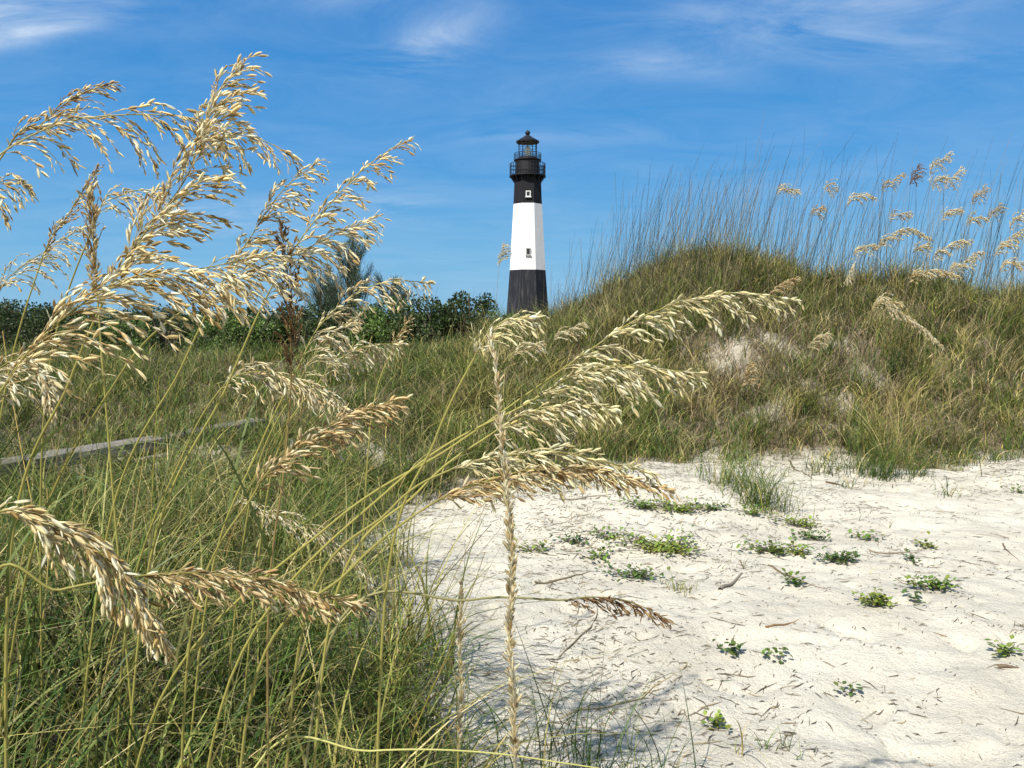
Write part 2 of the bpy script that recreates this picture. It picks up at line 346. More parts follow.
# tall thin bare stems along the crest
def stems_stuff(P, h, rad, lean, col, label, name):
    n = len(P); K = 5; t = np.linspace(0, 1, K + 1); V = np.zeros((n, K + 1, 3, 3), np.float32)
    ax = rng.normal(.09, .15 if lean < .2 else .26, n) + lean; ay = rng.normal(0, .08, n); b = rng.normal(.04, .05 if lean < .2 else .12, n)
    if lean >= .2: ax = np.clip(ax, -.15, .5); b = np.clip(b, -.1, .2)
    cx = P[:, None, 0] + h[:, None] * (ax[:, None] * t + b[:, None] * t ** 3); cy = P[:, None, 1] + h[:, None] * ay[:, None] * t
    cz = P[:, None, 2] + h[:, None] * t
    r = rad[:, None] * (1.0 - .55 * t)
    for j in range(3):
        a = j * 2.094; V[:, :, j, 0] = cx + r * math.cos(a); V[:, :, j, 1] = cy + r * math.sin(a); V[:, :, j, 2] = cz
    base = (np.arange(n) * (K + 1) * 3)[:, None, None, None]; k = (np.arange(K) * 3)[None, :, None, None]; jj = np.arange(3)[None, None, :, None]
    j2 = (np.arange(3) + 1) % 3
    q = np.stack([np.arange(3), j2, j2 + 3, np.arange(3) + 3], -1)[None, None]
    F = (base + k + q).reshape(-1, 4)
    C = np.broadcast_to(col[:, None, None, :], (n, K + 1, 3, 3)).reshape(-1, 3)
    o = newmesh(name, V.reshape(-1, 3), F, M_STEM, cols=C); tag(o, label, 'grass', kind='stuff'); return o
n = 1700; X = rng.uniform(.5, 11.5, n); X = np.where(rng.uniform(0, 1, n) < .16, rng.normal(2.4, .8, n), X); X = np.where(X < .4, 4.0, X); Y = rng.uniform(10.3, 14, n)
P = np.stack([X, Y, H(X, Y)], -1); hh = (.45 + 1.85 * rng.beta(1.8, 1.9, n)) * np.interp(X, [.4, 1.4, 2.2, 6, 11], [.5, .85, .98, 1.02, .98]) * (.8 + .35 * patch_w(P, .9, 71))
stems_stuff(P, hh, rng.uniform(.0020, .0042, n), .05, pal(n, [(.05, .05, .035), (.11, .10, .055), (.34, .28, .15)], [4, 4, 4]), 'tall thin bare stems standing on the dune crest', 'tall_grass')
n = 90; X = rng.uniform(-9, -.3, n); Y = rng.uniform(9, 14, n); P = np.stack([X, Y, H(X, Y)], -1)
stems_stuff(P, rng.uniform(.6, 1.3, n), rng.uniform(.002, .0035, n), .1, pal(n, [(.10, .10, .05), (.2, .17, .09)], [1, 1]), 'scattered thin stems on the low dune before the shrubs', 'tall_grass')
n = 130; X = -rng.uniform(.25, 2.6, n); Y = rng.uniform(1.4, 4.2, n); k = np.abs(X) < .7 * Y + .6; X, Y = X[k], Y[k]; n = len(X); P = np.stack([X, Y, H(X, Y)], -1)
hh = rng.uniform(.5, 1.3, n) * np.interp(X, [-2, -.9, -.2], [1, .85, .55])
stems_stuff(P, hh, rng.uniform(.0010, .0034, n), .2, pal(n, [(.15, .16, .03), (.33, .29, .06), (.48, .36, .12), (.05, .07, .015)], [3, 4, 3, 3]), 'bare yellow green stalks crowded among the near sea oats', 'tall_grass')

# ------------------------------------------------------------------ sea oats
def catmull(P, m):
    P = np.asarray(P, float); Q = np.vstack([2 * P[0] - P[1], P, 2 * P[-1] - P[-2]]); o = []
    for i in range(1, len(Q) - 2):
        p0, p1, p2, p3 = Q[i - 1:i + 3]
        for t in np.linspace(0, 1, m, endpoint=False):
            o.append(.5 * ((2 * p1) + (p2 - p0) * t + (2 * p0 - 5 * p1 + 4 * p2 - p3) * t * t + (3 * p1 - p0 - 3 * p2 + p3) * t ** 3))
    o.append(P[-1]); return np.array(o)
def resample(P, n):
    d = np.r_[0, np.cumsum(np.linalg.norm(np.diff(P, axis=0), axis=1))]; s = np.linspace(0, d[-1], n)
    return np.stack([np.interp(s, d, P[:, k]) for k in range(3)], -1), d[-1]
def unit(v): return v / (np.linalg.norm(v, axis=-1, keepdims=True) + 1e-9)
def tube(P, r0, r1, sides=5):
    P = np.asarray(P); n = len(P); T = unit(np.gradient(P, axis=0)); ref = np.array([.3, .9, .2]); A = unit(np.cross(T, ref)); B = np.cross(T, A)
    r = np.linspace(r0, r1, n)[:, None]; V = []
    for j in range(sides):
        a = 2 * np.pi * j / sides; V.append(P + r * (math.cos(a) * A + math.sin(a) * B))
    V = np.stack(V, 1).reshape(-1, 3); F = []
    for i in range(n - 1):
        for j in range(sides):
            k = (j + 1) % sides; F.append((i * sides + j, i * sides + k, (i + 1) * sides + k, (i + 1) * sides + j))
    return V, np.array(F)
class Acc:
    def __init__(s): s.V = []; s.F = []; s.C = []; s.n = 0
    def add(s, V, F, C):
        V = np.asarray(V); s.V.append(V); s.F.append(np.asarray(F) + s.n); s.C.append(np.broadcast_to(C, V.shape)); s.n += len(V)
    def build(s, name, mat, parent=None, smooth=False, origin=None):
        V = np.vstack(s.V)
        if origin is not None: V = V - origin
        q = [f for f in s.F if f.shape[1] == 4]; t = [f for f in s.F if f.shape[1] == 3]
        Fs = []
        if q: Fs.append(np.vstack(q))
        if t: Fs.append(np.vstack(t))
        return newmesh(name, V, Fs, mat, parent, np.vstack(s.C), smooth)
# spikelet template: flat, pointed, two-ranked overlapping scales; axis along +x, width along +y, thickness z
def spikelet_template(full=True):
    V = []; F = []; sh = []
    n = 5 if full else 2
    prof = lambda x: .17 * max(0.0, math.sin(math.pi * min(1, x) ** .8)) ** .7
    for i in range(n):
        x0 = i / n * .62
        for sgn in (-1, 1):
            b = len(V); L = (.44 if full else .66) + .02 * (sgn > 0); xt = min(1.0, x0 + L)
            V += [(x0, 0, 0), (x0 + L * .4, sgn * prof(x0 + L * .4), .02), (xt + .05, sgn * (prof(xt) * 1.45 + .012), .0), (x0 + L * .5, sgn * .008, .04), (x0 + L * .5, sgn * .008, -.04)]
            F += [(b, b + 1, b + 3), (b + 1, b + 2, b + 3), (b, b + 4, b + 1), (b + 1, b + 4, b + 2)]
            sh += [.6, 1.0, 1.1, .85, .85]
    return np.array(V), np.array(F), np.array(sh)
ST, SF, SS = spikelet_template(True); ST2, SF2, SS2 = spikelet_template(False)
def spikelets(pos, d, L, wr, col, full=True):
    T, F, S = (ST, SF, SS) if full else (ST2, SF2, SS2)
    n = len(pos); d = unit(d); up = unit(rng.normal(0, 1, (n, 3)) + np.array([0, -.8, 0]))
    y = unit(np.cross(up, d)); z = np.cross(d, y)
    V = pos[:, None] + L[:, None, None] * (T[None, :, :1] * d[:, None] + wr * T[None, :, 1:2] * y[:, None] + T[None, :, 2:3] * z[:, None])
    Fa = (np.arange(n) * len(T))[:, None, None] + F[None]
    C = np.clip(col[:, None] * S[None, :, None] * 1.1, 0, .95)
    return V.reshape(-1, 3), Fa.reshape(-1, 3), C.reshape(-1, 3)
STRAW = {'gold': ([(.74, .58, .28), (.82, .70, .40), (.87, .79, .56), (.44, .31, .11)], [4, 4, 3, 2]),
         'pale': ([(.82, .71, .44), (.74, .60, .33), (.88, .80, .58), (.5, .37, .17)], [4, 3, 3, 1]),
         'brown': ([(.58, .42, .19), (.72, .56, .29), (.84, .72, .44), (.34, .22, .09)], [3, 4, 3, 2]),
         'dead': ([(.20, .11, .05), (.30, .18, .08), (.38, .26, .12)], [3, 3, 2]),
         'green': ([(.74, .65, .36), (.82, .73, .43), (.60, .53, .24), (.86, .79, .55)], [4, 4, 2, 3])}
G = np.array([0, 0, -1.0]); WIND = np.array([1.0, .15, 0])
def seed_branches(rp, tint, LB, n, slen, spread=.6, droop=.3, wind=.08, full=True, sp_gap=.30, start=0.0):
    """rp: rachis points. Returns list of (V,F,C) per branch."""
    n = int(n * (1.9 if full else 1.3)); LB = LB * .95
    pts, L = resample(rp, n + 1); T = unit(np.gradient(pts, axis=0)); outl = []
    cols, ws = STRAW[tint]
    for i in range(n):
        t = (i + .5) / n
        if t < start: continue
        ln = LB * np.interp(t, [0, .12, .35, .7, 1], [.75, .95, 1, .8, .3]) * rng.uniform(.7, 1.15)
        m = max(4, int(ln / .012)); sd = unit(rng.normal(0, 1, 3) + np.array([0, 0, -.3]))
        d = unit(T[i] + spread * sd); p = pts[i].copy(); st = ln / m; path = [p.copy()]; dirs = [d.copy()]
        for k in range(m):
            d = unit(d + (G * droop + WIND * wind) * (1.0 / m * 3.2) * (.4 + k / m)); p = p + d * st; path.append(p.copy()); dirs.append(d.copy())
        path = np.array(path); dirs = np.array(dirs); a = Acc()
        V, F = tube(path, .0008, .0004, 3); a.add(V, F, np.array(cols[0]) * .8)
        ns = max(2, int(ln * .85 / (slen * sp_gap))); tt = np.linspace(.16, 1, ns) + rng.normal(0, .02, ns); tt = np.clip(tt, 0, 1) * m
        pos = np.stack([np.interp(tt, np.arange(m + 1), path[:, c]) for c in range(3)], -1)
        dd = np.stack([np.interp(tt, np.arange(m + 1), dirs[:, c]) for c in range(3)], -1)
        dd = unit(dd + rng.normal(0, .30, (ns, 3)) + G * .12)
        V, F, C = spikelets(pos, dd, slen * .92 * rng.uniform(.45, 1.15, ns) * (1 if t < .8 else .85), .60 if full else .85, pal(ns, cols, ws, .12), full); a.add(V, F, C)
        outl.append(a)
    return outl, pts
LEAFC = [(.10, .13, .03), (.20, .19, .06), (.33, .28, .10), (.07, .10, .025)]
def leaf_blade(P0, d0, L, wd, c, K=9, dr=.28):
    p = P0.copy(); d = unit(d0); V = []; S = unit(np.cross(d, [0, 0, 1.0]) + rng.normal(0, .2, 3))
    for k in range(K + 1):
        t = k / K; ww = wd * (1 - t ** 1.8) * .5 + .0002; V += [p - S * ww, p + S * ww]
        d = unit(d + (G * dr + WIND * .06) * (t + .15)); p = p + d * L / K
    F = [(2 * k, 2 * k + 1, 2 * k + 3, 2 * k + 2) for k in range(K)]; tt = np.repeat(np.linspace(0, 1, K + 1), 2)[:, None]
    return np.array(V), np.array(F), c * (1 - tt) + (c * 1.5 + .04) * tt
def sea_oat(label, pan, dep, stem, root, tint='gold', LB=.12, n=22, slen=.026, spread=.6, droop=.3, wind=.08, stemc=(.31, .28, .07), sr=.0032, leaves=2, hero=True, group=None, full=True, start=0):
    pan = np.array([at(u, v, d) for (u, v), d in zip(pan, np.linspace(dep[0], dep[1], len(pan)))])
    ru, rd = root; rx = (ru - 512) / FPX * rd; rz = float(H(rx, rd)); base = np.array([rx, rd, rz])
    way = [at(u, v, d) for (u, v), d in zip(stem, np.linspace(rd, dep[0], len(stem) + 2)[1:-1])] if stem else []
    path = catmull([base - [0, 0, .03]] + way + [pan[0]] , 10)
    # keep the joint between stem and seed head smooth
    full_path = catmull([base - [0, 0, .03]] + way + list(pan), 10); k = 10 * (len(way) + 1)
    sp, rp = full_path[:k + 1], full_path[k:]
    root_o = empty('sea_oat', base); tag(root_o, label, 'sea oat', group)
    c = np.array(stemc) * rng.uniform(.8, 1.15)
    a = Acc(); V, F = tube(sp, sr, sr * .6, 5); a.add(V, F, c); a.build('stem', M_STEM, root_o, True, base)
    for q in range(leaves):
        kk = int(len(sp) * rng.uniform(.12, .5)); an = rng.uniform(0, 6.28); a = Acc()
        d0 = unit(sp[min(kk + 1, len(sp) - 1)] - sp[kk]) + .45 * np.array([math.cos(an), math.sin(an), 0])
        V, F, C = leaf_blade(sp[kk], d0, rng.uniform(.3, .6), rng.uniform(.004, .007), np.array(random.choice(LEAFC))); a.add(V, F, C); a.build('leaf', M_GRASS, root_o, False, base)
    br, pts = seed_branches(rp, tint, LB, n, slen, spread, droop, wind, full, start=start)
    a = Acc(); V, F = tube(rp, sr * .6, sr * .25, 4); a.add(V, F, c * 1.1)
    cols, ws = STRAW[tint]; T = unit(rp[-1] - rp[-4]); k = 5
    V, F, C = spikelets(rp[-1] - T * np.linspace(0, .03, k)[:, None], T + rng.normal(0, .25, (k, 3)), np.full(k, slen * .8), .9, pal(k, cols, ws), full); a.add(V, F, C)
    if not hero:
        for b in br:
            for V, F, C in zip(b.V, b.F, b.C): a.add(V, np.asarray(F) - 0, C) if False else None
        off = a.n
        for b in br:
            o0 = a.n
            for V, F, C in zip(b.V, b.F, b.C): a.V.append(V); a.F.append(F + o0); a.C.append(C); a.n += len(V)
        a.build('seed_head', M_STRAW, root_o, False, base)
    else:
        sh = a.build('seed_head', M_STRAW, root_o, False, base)
        for b in br: b.build('seed_spray', M_STRAW, sh, False, base)
    return root_o
GN = 'sea oats in the near grass'
HERO = [
 dict(label='long golden sea oat arching flat across the upper left sky with hanging sprays', pan=[(2, 153), (60, 124), (120, 115), (185, 117), (240, 130), (297, 157)], dep=(1.6, 1.85), stem=[(-130, 330), (-60, 210)], root=(-260, 1.5), tint='gold', LB=.15, n=26, droop=.75, stemc=(.45, .42, .2)),
 dict(label='short dark tipped sea oat rising steeply above the arching one in the top left sky', pan=[(5, 152), (40, 125), (75, 97), (112, 83)], dep=(1.8, 1.9), stem=[(-90, 330)], root=(-220, 1.8), tint='brown', LB=.08, n=20, slen=.022, spread=.4, droop=.25),
 dict(label='tallest and thickest sea oat, brown gold, its curled tip the highest point of the clump', pan=[(108, 292), (140, 240), (168, 205), (190, 170), (204, 125), (218, 92), (242, 66)], dep=(1.4, 1.55), stem=[(10, 560), (70, 380)], root=(-30, 1.35), tint='gold', LB=.15, n=42, slen=.027, spread=.55, droop=.35, wind=.2, leaves=3),
 dict(label='thin dull sea oat leaning up beside the top left clump, close hugging sprays', pan=[(40, 265), (65, 220), (97, 168)], dep=(2.2, 2.2), stem=[(0, 420)], root=(-60, 2.2), tint='brown', LB=.07, n=16, slen=.02, spread=.25, droop=.05, leaves=1),
 dict(label='upright spiky brown sea oat standing nearly vertical left of the thickest one', pan=[(97, 292), (94, 240), (88, 188)], dep=(1.8, 1.8), stem=[(112, 480)], root=(125, 1.8), tint='brown', LB=.07, n=22, slen=.024, spread=.35, droop=.0, wind=0),
 dict(label='pale bent sea oat peeping out behind the thickest one, over a short arch', pan=[(98, 215), (115, 198), (145, 190), (178, 202)], dep=(2.1, 2.1), stem=[(45, 400)], root=(20, 2.1), tint='pale', LB=.11, n=16, droop=.7, leaves=1),
 dict(label='gold sea oat with hooked tip between the thickest one and the dead brown stalk', pan=[(222, 282), (250, 238), (283, 190), (318, 162)], dep=(1.8, 1.95), stem=[(110, 520), (180, 370)], root=(40, 1.8), tint='gold', LB=.10, n=26, droop=.5, wind=.2),
 dict(label='slender gold sea oat reaching furthest up and right over the blue sky', pan=[(265, 300), (300, 240), (338, 195), (372, 162), (410, 139)], dep=(1.7, 2.0), stem=[(150, 560), (225, 390)], root=(90, 1.7), tint='gold', LB=.10, n=26, droop=.45, wind=.25, spread=.5),
 dict(label='broad pale sea oat spreading right below the hooked one, crossing the dead stalk', pan=[(190, 305), (240, 275), (290, 256), (335, 235), (373, 218)], dep=(1.6, 1.75), stem=[(30, 560), (120, 375)], root=(-60, 1.6), tint='pale', LB=.13, n=32, droop=.6, wind=.15),
 dict(label='large heavy golden sea oat fanning out over the dark far bushes at left', pan=[(5, 385), (50, 330), (100, 293), (150, 275), (205, 268), (262, 255)], dep=(1.25, 1.45), stem=[(-110, 580)], root=(-190, 1.25), tint='gold', LB=.16, n=40, slen=.028, droop=.55, wind=.25, leaves=3),
 dict(label='dead dark brown sea oat standing upright like a rusty spike', pan=[(291, 380), (290, 330), (288, 275), (281, 226)], dep=(1.7, 1.7), stem=[(268, 620), (284, 470)], root=(255, 1.7), tint='dead', LB=.06, n=30, slen=.022, spread=.5, droop=.0, wind=0, stemc=(.28, .2, .07)),
 dict(label='pale sea oat arching level over the feathery cedar with long hanging sprays', pan=[(296, 372), (318, 328), (350, 298), (385, 282), (430, 282)], dep=(1.9, 2.05), stem=[(210, 580), (258, 450)], root=(160, 1.9), tint='pale', LB=.11, n=20, droop=.8, start=.1),
 dict(label='small open sea oat just under the level arching one, against dark shrubs', pan=[(298, 385), (318, 350), (340, 328), (362, 314)], dep=(2.1, 2.2), stem=[(250, 500)], root=(200, 2.1), tint='pale', LB=.09, n=13, droop=.75, leaves=1),
 dict(label='short pale sea oat with a flat comb of sprays on the grass below the cedar', pan=[(322, 378), (345, 356), (370, 345), (403, 344)], dep=(2.2, 2.3), stem=[(270, 480)], root=(220, 2.2), tint='pale', LB=.09, n=16, droop=.8, leaves=1),
 dict(label='pale drooping sea oat crossing behind the dead stalk above the planks', pan=[(222, 388), (252, 372), (290, 378), (325, 393), (352, 414)], dep=(1.9, 1.9), stem=[(130, 600), (185, 450)], root=(90, 1.9), tint='pale', LB=.10, n=24, droop=.6, wind=.1),
 dict(label='brown and cream sea oat pointing up and right over the grassy hollow', pan=[(255, 492), (285, 460), (315, 435), (350, 415), (400, 398)], dep=(1.45, 1.6), stem=[(190, 640)], root=(150, 1.4), tint='brown', LB=.10, n=30, droop=.45, wind=.1, spread=.45),
 dict(label='closest sea oat, fat creamy head drooping down into the grass at lower left', pan=[(-12, 516), (40, 521), (80, 536), (112, 566), (140, 600), (166, 645)], dep=(1.05, 1.1), stem=[(-110, 600)], root=(-160, 1.05), tint='gold', LB=.10, n=44, slen=.026, droop=.7, wind=.1, spread=.5),
 dict(label='level brown gold sea oat whose tip reaches right from the drooping creamy head', pan=[(130, 577), (190, 573), (250, 578), (300, 588), (358, 604)], dep=(1.2, 1.3), stem=[(-20, 614), (60, 590)], root=(-120, 1.15), tint='brown', LB=.09, n=36, slen=.024, droop=.5, wind=.3, spread=.5, leaves=1),
 dict(label='narrow braided sea oat standing bolt upright in front of the sand', pan=[(515, 775), (510, 650), (512, 560), (505, 480), (500, 430), (497, 380), (491, 340)], dep=(1.1, 1.2), stem=[], root=(518, 1.1), tint='pale', LB=.045, n=70, slen=.021, spread=.12, droop=-.25, wind=0, stemc=(.5, .42, .25), sr=.003, leaves=0),
 dict(label='small hooked sea oat on a bent stalk touching the top of the braided one', pan=[(474, 358), (490, 332), (508, 320), (537, 317)], dep=(1.4, 1.4), stem=[(385, 600), (435, 440)], root=(360, 1.4), tint='green', LB=.06, n=16, slen=.022, droop=.5, leaves=0),
 dict(label='longest reaching sea oat, pale arch ending high over the dune face', pan=[(530, 392), (590, 350), (640, 318), (700, 297), (750, 293), (793, 300)], dep=(1.5, 1.65), stem=[(160, 700), (330, 525), (450, 448)], root=(60, 1.45), tint='green', LB=.11, n=30, droop=.55, wind=.2, start=.12, spread=.45, leaves=1),
 dict(label='second arching pale sea oat, just below the longest reaching one', pan=[(530, 402), (570, 377), (610, 366), (650, 368), (698, 373)], dep=(1.45, 1.5), stem=[(230, 680), (400, 480)], root=(150, 1.4), tint='green', LB=.11, n=26, droop=.6, wind=.2, spread=.5, leaves=1),
 dict(label='short dense sea oat tucked between two pale arches beside the braided one', pan=[(490, 435), (530, 412), (565, 405), (612, 409)], dep=(1.45, 1.45), stem=[(330, 620), (420, 490)], root=(280, 1.4), tint='green', LB=.08, n=24, droop=.6, wind=.15, leaves=0),
 dict(label='pale level sea oat crossing the braided one, hanging seeds over the hollow', pan=[(450, 470), (500, 457), (555, 452), (605, 462), (655, 474)], dep=(1.35, 1.4), stem=[(300, 640), (390, 510)], root=(250, 1.3), tint='green', LB=.09, n=30, droop=.5, wind=.2, leaves=1),
 dict(label='brown tipped sea oat, lowest of the level heads, ending over the edge of the sand', pan=[(430, 505), (490, 480), (545, 468), (600, 470), (668, 490)], dep=(1.3, 1.4), stem=[(250, 700), (350, 570)], root=(200, 1.25), tint='brown', LB=.08, n=36, droop=.35, wind=.3, spread=.35, leaves=1),
 dict(label='small dark brown sea oat hanging alone over bare white sand', pan=[(560, 600), (590, 597), (628, 601), (667, 619)], dep=(1.45, 1.45), stem=[(330, 640), (470, 600)], root=(260, 1.4), tint='dead', LB=.07, n=13, slen=.02, droop=.6, wind=.4, spread=.25, leaves=0, stemc=(.3, .28, .12)),
 dict(label='half hidden sea oat poking in from the left edge over the sky', pan=[(-45, 215), (-15, 190), (8, 180), (28, 186)], dep=(1.9, 1.9), stem=[(-120, 420)], root=(-160, 1.9), tint='gold', LB=.11, n=14, droop=.9, leaves=0),
 dict(label='dull buff sea oat low in the sky at the left edge, behind thin dark stems', pan=[(-5, 300), (18, 270), (50, 248), (85, 226)], dep=(2.4, 2.5), stem=[(-70, 440)], root=(-120, 2.4), tint='pale', LB=.12, n=20, slen=.022, droop=.6, leaves=1),
 dict(label='pale sea oat drooping over the planks at the left edge', pan=[(-30, 400), (-5, 372), (22, 358), (42, 372), (52, 402)], dep=(1.5, 1.5), stem=[(-110, 560)], root=(-140, 1.5), tint='pale', LB=.10, n=20, droop=.6, leaves=0),
 dict(label='tiny thin sea oat sticking up in front of the dark far shrubs', pan=[(392, 350), (400, 333), (410, 318)], dep=(3.0, 3.0), stem=[(370, 430)], root=(350, 3.0), tint='brown', LB=.05, n=10, slen=.02, droop=.2, leaves=0),
 dict(label='faded pinkish sea oat bowed low beside the sandy hollow', pan=[(232, 508), (270, 512), (312, 528), (348, 555), (372, 585)], dep=(2.3, 2.3), stem=[(160, 600)], root=(140, 2.3), tint='pale', LB=.10, n=24, slen=.022, droop=.3, leaves=1),
 dict(label='narrow pale sea oat half buried in grass left of the braided one', pan=[(458, 760), (461, 700), (460, 640), (462, 585)], dep=(1.5, 1.5), stem=[], root=(455, 1.5), tint='pale', LB=.04, n=28, slen=.02, spread=.15, droop=-.2, wind=0, leaves=0),
]
for h in HERO: sea_oat(group=GN, **h)

# sea oats of the dune: (label, seed head pixels, depth)
GD = 'sea oats on the big dune'
DUNE = [
 ('pale sea oat alone at mid sky above the dune, shaped like a small flag', [(776, 197), (785, 190), (799, 190)], 11.6, 'pale'),
 ('highest sea oat on the dune, its buff head furthest up in the sky', [(930, 178), (938, 164), (950, 152)], 12.0, 'pale'),
 ('dark narrow sea oat standing just left of the highest dune head', [(909, 187), (914, 177), (918, 166)], 12.0, 'dead'),
 ('buff sea oat just right of the highest dune head', [(944, 192), (952, 180), (961, 167)], 12.3, 'pale'),
 ('sea oat with ragged head directly under the highest dune head', [(932, 192), (936, 183), (944, 176)], 11.8, 'pale'),
 ('slanted sea oat left of the dark narrow one', [(882, 194), (890, 183), (903, 173)], 12.0, 'brown'),
 ('arched pale sea oat below the slanted one, over open sky', [(848, 208), (856, 197), (866, 195), (875, 198)], 11.5, 'pale'),
 ('faint small sea oat left of the arched one', [(824, 194), (829, 189), (836, 187)], 12.5, 'pale'),
 ('faint low sea oat near the faint small one, closer to the crest', [(812, 218), (817, 212), (822, 207)], 12.5, 'brown'),
 ('sea oat in the thick of the stems right of the arched one', [(890, 224), (898, 214), (910, 212)], 12.2, 'pale'),
 ('upright pinkish sea oat standing high near the right side of the dune', [(972, 206), (978, 196), (984, 186)], 12.0, 'brown'),
 ('pale sea oat with comb shaped head right of the stem thicket', [(940, 223), (948, 213), (960, 208)], 11.6, 'pale'),
 ('bushy sea oat below the upright pinkish one', [(966, 228), (974, 219), (986, 218)], 11.6, 'gold'),
 ('greyish sea oat right of the bushy one', [(988, 222), (994, 213), (1000, 204)], 12.4, 'brown'),
 ('wide low arching sea oat spanning the middle of the thicket', [(876, 252), (890, 236), (910, 229), (930, 238)], 10.8, 'gold'),
 ('sea oat leaning left just above the crest grass', [(852, 258), (862, 248), (874, 244)], 10.8, 'pale'),
 ('drooping pale sea oat hanging over the crest grass', [(858, 262), (852, 268), (845, 282)], 10.6, 'pale'),
 ('sea oat between the wide arch and the comb shaped head', [(912, 256), (918, 248), (928, 243)], 11.0, 'gold'),
 ('long slanted cream sea oat rising from the crest grass', [(932, 262), (942, 250), (955, 242), (970, 240)], 10.6, 'pale'),
 ('golden sea oat slanting above the crest at right', [(950, 276), (960, 265), (972, 256), (982, 252)], 10.3, 'gold'),
 ('double bowed golden sea oat low in the crest grass', [(908, 284), (922, 273), (940, 270), (958, 276)], 9.9, 'gold'),
 ('large golden sea oat cut by the right edge of the view', [(994, 258), (1006, 243), (1018, 232), (1030, 228)], 10.2, 'gold'),
 ('tall sea oat at the right edge above the large golden one', [(1010, 232), (1018, 218), (1026, 208)], 10.8, 'pale'),
 ('flat golden sea oat at the right edge in the crest grass', [(1000, 274), (1014, 264), (1030, 262)], 9.8, 'gold'),
 ('big sea oat bowed over the dune face, brightest on the slope', [(876, 306), (892, 308), (915, 322), (942, 346)], 8.8, 'pale'),
 ('short sea oat above the big bowed one', [(872, 312), (884, 303), (900, 302)], 9.2, 'gold'),
 ('small sea oat midway up the face beside a bare sand patch', [(806, 348), (815, 339), (828, 333)], 9.5, 'pale'),
 ('tan sea oat on the crest grass above the bare sand patch', [(768, 296), (782, 284), (797, 277)], 10.2, 'brown'),
 ('small upright sea oat low on the face below the bare sand', [(742, 388), (746, 378), (748, 366)], 8.9, 'brown'),
 ('slim sea oat beyond the hooked one, lying on dune grass', [(553, 342), (565, 332), (583, 323)], 8.5, 'pale'),
 ('fine sea oat just right of the hooked stalk top', [(512, 358), (522, 348), (541, 342)], 7.0, 'pale'),
 ('pale wispy sea oat against the sky left of the lighthouse foot', [(499, 268), (501, 256), (503, 245)], 11.5, 'pale'),
]
for lb, pan, d, tint in DUNE:
    p0 = np.array(pan[0]); dx = pan[-1][0] - pan[0][0]
    X0 = (p0[0] - 512) / FPX * d; rx = X0 - rng.uniform(.1, .4); ru = rx / d * FPX + 512
    Lp = sum(math.hypot(pan[i + 1][0] - pan[i][0], pan[i + 1][1] - pan[i][1]) for i in range(len(pan) - 1)) / FPX * d
    sea_oat(lb, pan, (d, d), [], (ru, d), tint, LB=.20, n=max(22, int(Lp / .014)), slen=.042, spread=.38, droop=.5, wind=.3, stemc=(.26, .21, .11), sr=.003, leaves=0, hero=False, group=GD, full=False)

# ------------------------------------------------------------------ leafy beach plants on the sand
def beach_plant(label, u, v, wpx, leaves_n, col=(.10, .17, .03), ls=.03, hgt=.10):
    g = ground(u, v); S = wpx / FPX * g[1] / 2; o = empty('beach_plant', g); tag(o, label, 'plant', 'leafy plants creeping over the sand')
    a = Acc(); r = Acc()
    ns = max(2, leaves_n // 9); ends = []
    for k in range(ns):
        an = rng.uniform(0, 6.28) if k % 3 else rng.normal(2.9, .3); L = S * (rng.uniform(.35, 1.0) if k % 3 else rng.uniform(1.0, 1.9)); p1 = np.array([math.cos(an) * L, math.sin(an) * L * .8]); m = 6
        P = []
        for i in range(m + 1):
            t = i / m; x, y = p1 * t; P.append([x, y, float(H(g[0] + x, g[1] + y)) - g[2] + hgt * rng.uniform(.5, 1) * t * .9 + .003])
        P = np.array(P); V, F = tube(P, .0018, .0012, 4); r.add(V, F, np.array([.16, .12, .06])); ends.append(P)
    r.build('runner', M_STEM, o)
    for k in range(leaves_n):
        P = ends[rng.integers(ns)]; q = P[rng.integers(1, len(P))] + rng.normal(0, .022, 3) * [1, 1, .7]; q[2] = max(q[2], .012)
        an = rng.uniform(0, 6.28); d = unit(np.array([math.cos(an), math.sin(an), rng.uniform(-.1, .9)])); s = unit(np.cross(d, [0, 0, 1])); nn = np.cross(s, d)
        l = ls * rng.uniform(.6, 1.3); w2 = l * .34; fold = nn * l * .08
        V = [q, q + d * l * .3 + s * w2 * .85 + fold, q + d * l * .62 + s * w2 + fold, q + d * l, q + d * l * .62 - s * w2 + fold, q + d * l * .3 - s * w2 * .85 + fold, q + d * l * .5]
        F = [(0, 1, 6), (1, 2, 6), (2, 3, 6), (3, 4, 6), (4, 5, 6), (5, 0, 6)]
        c = np.array(col) * rng.uniform(.6, 1.45) * np.array([rng.uniform(.8, 1.35), 1, 1]); a.add(np.array(V), np.array(F), c)
    a.build('leaves', M_LEAF, o)
    return o
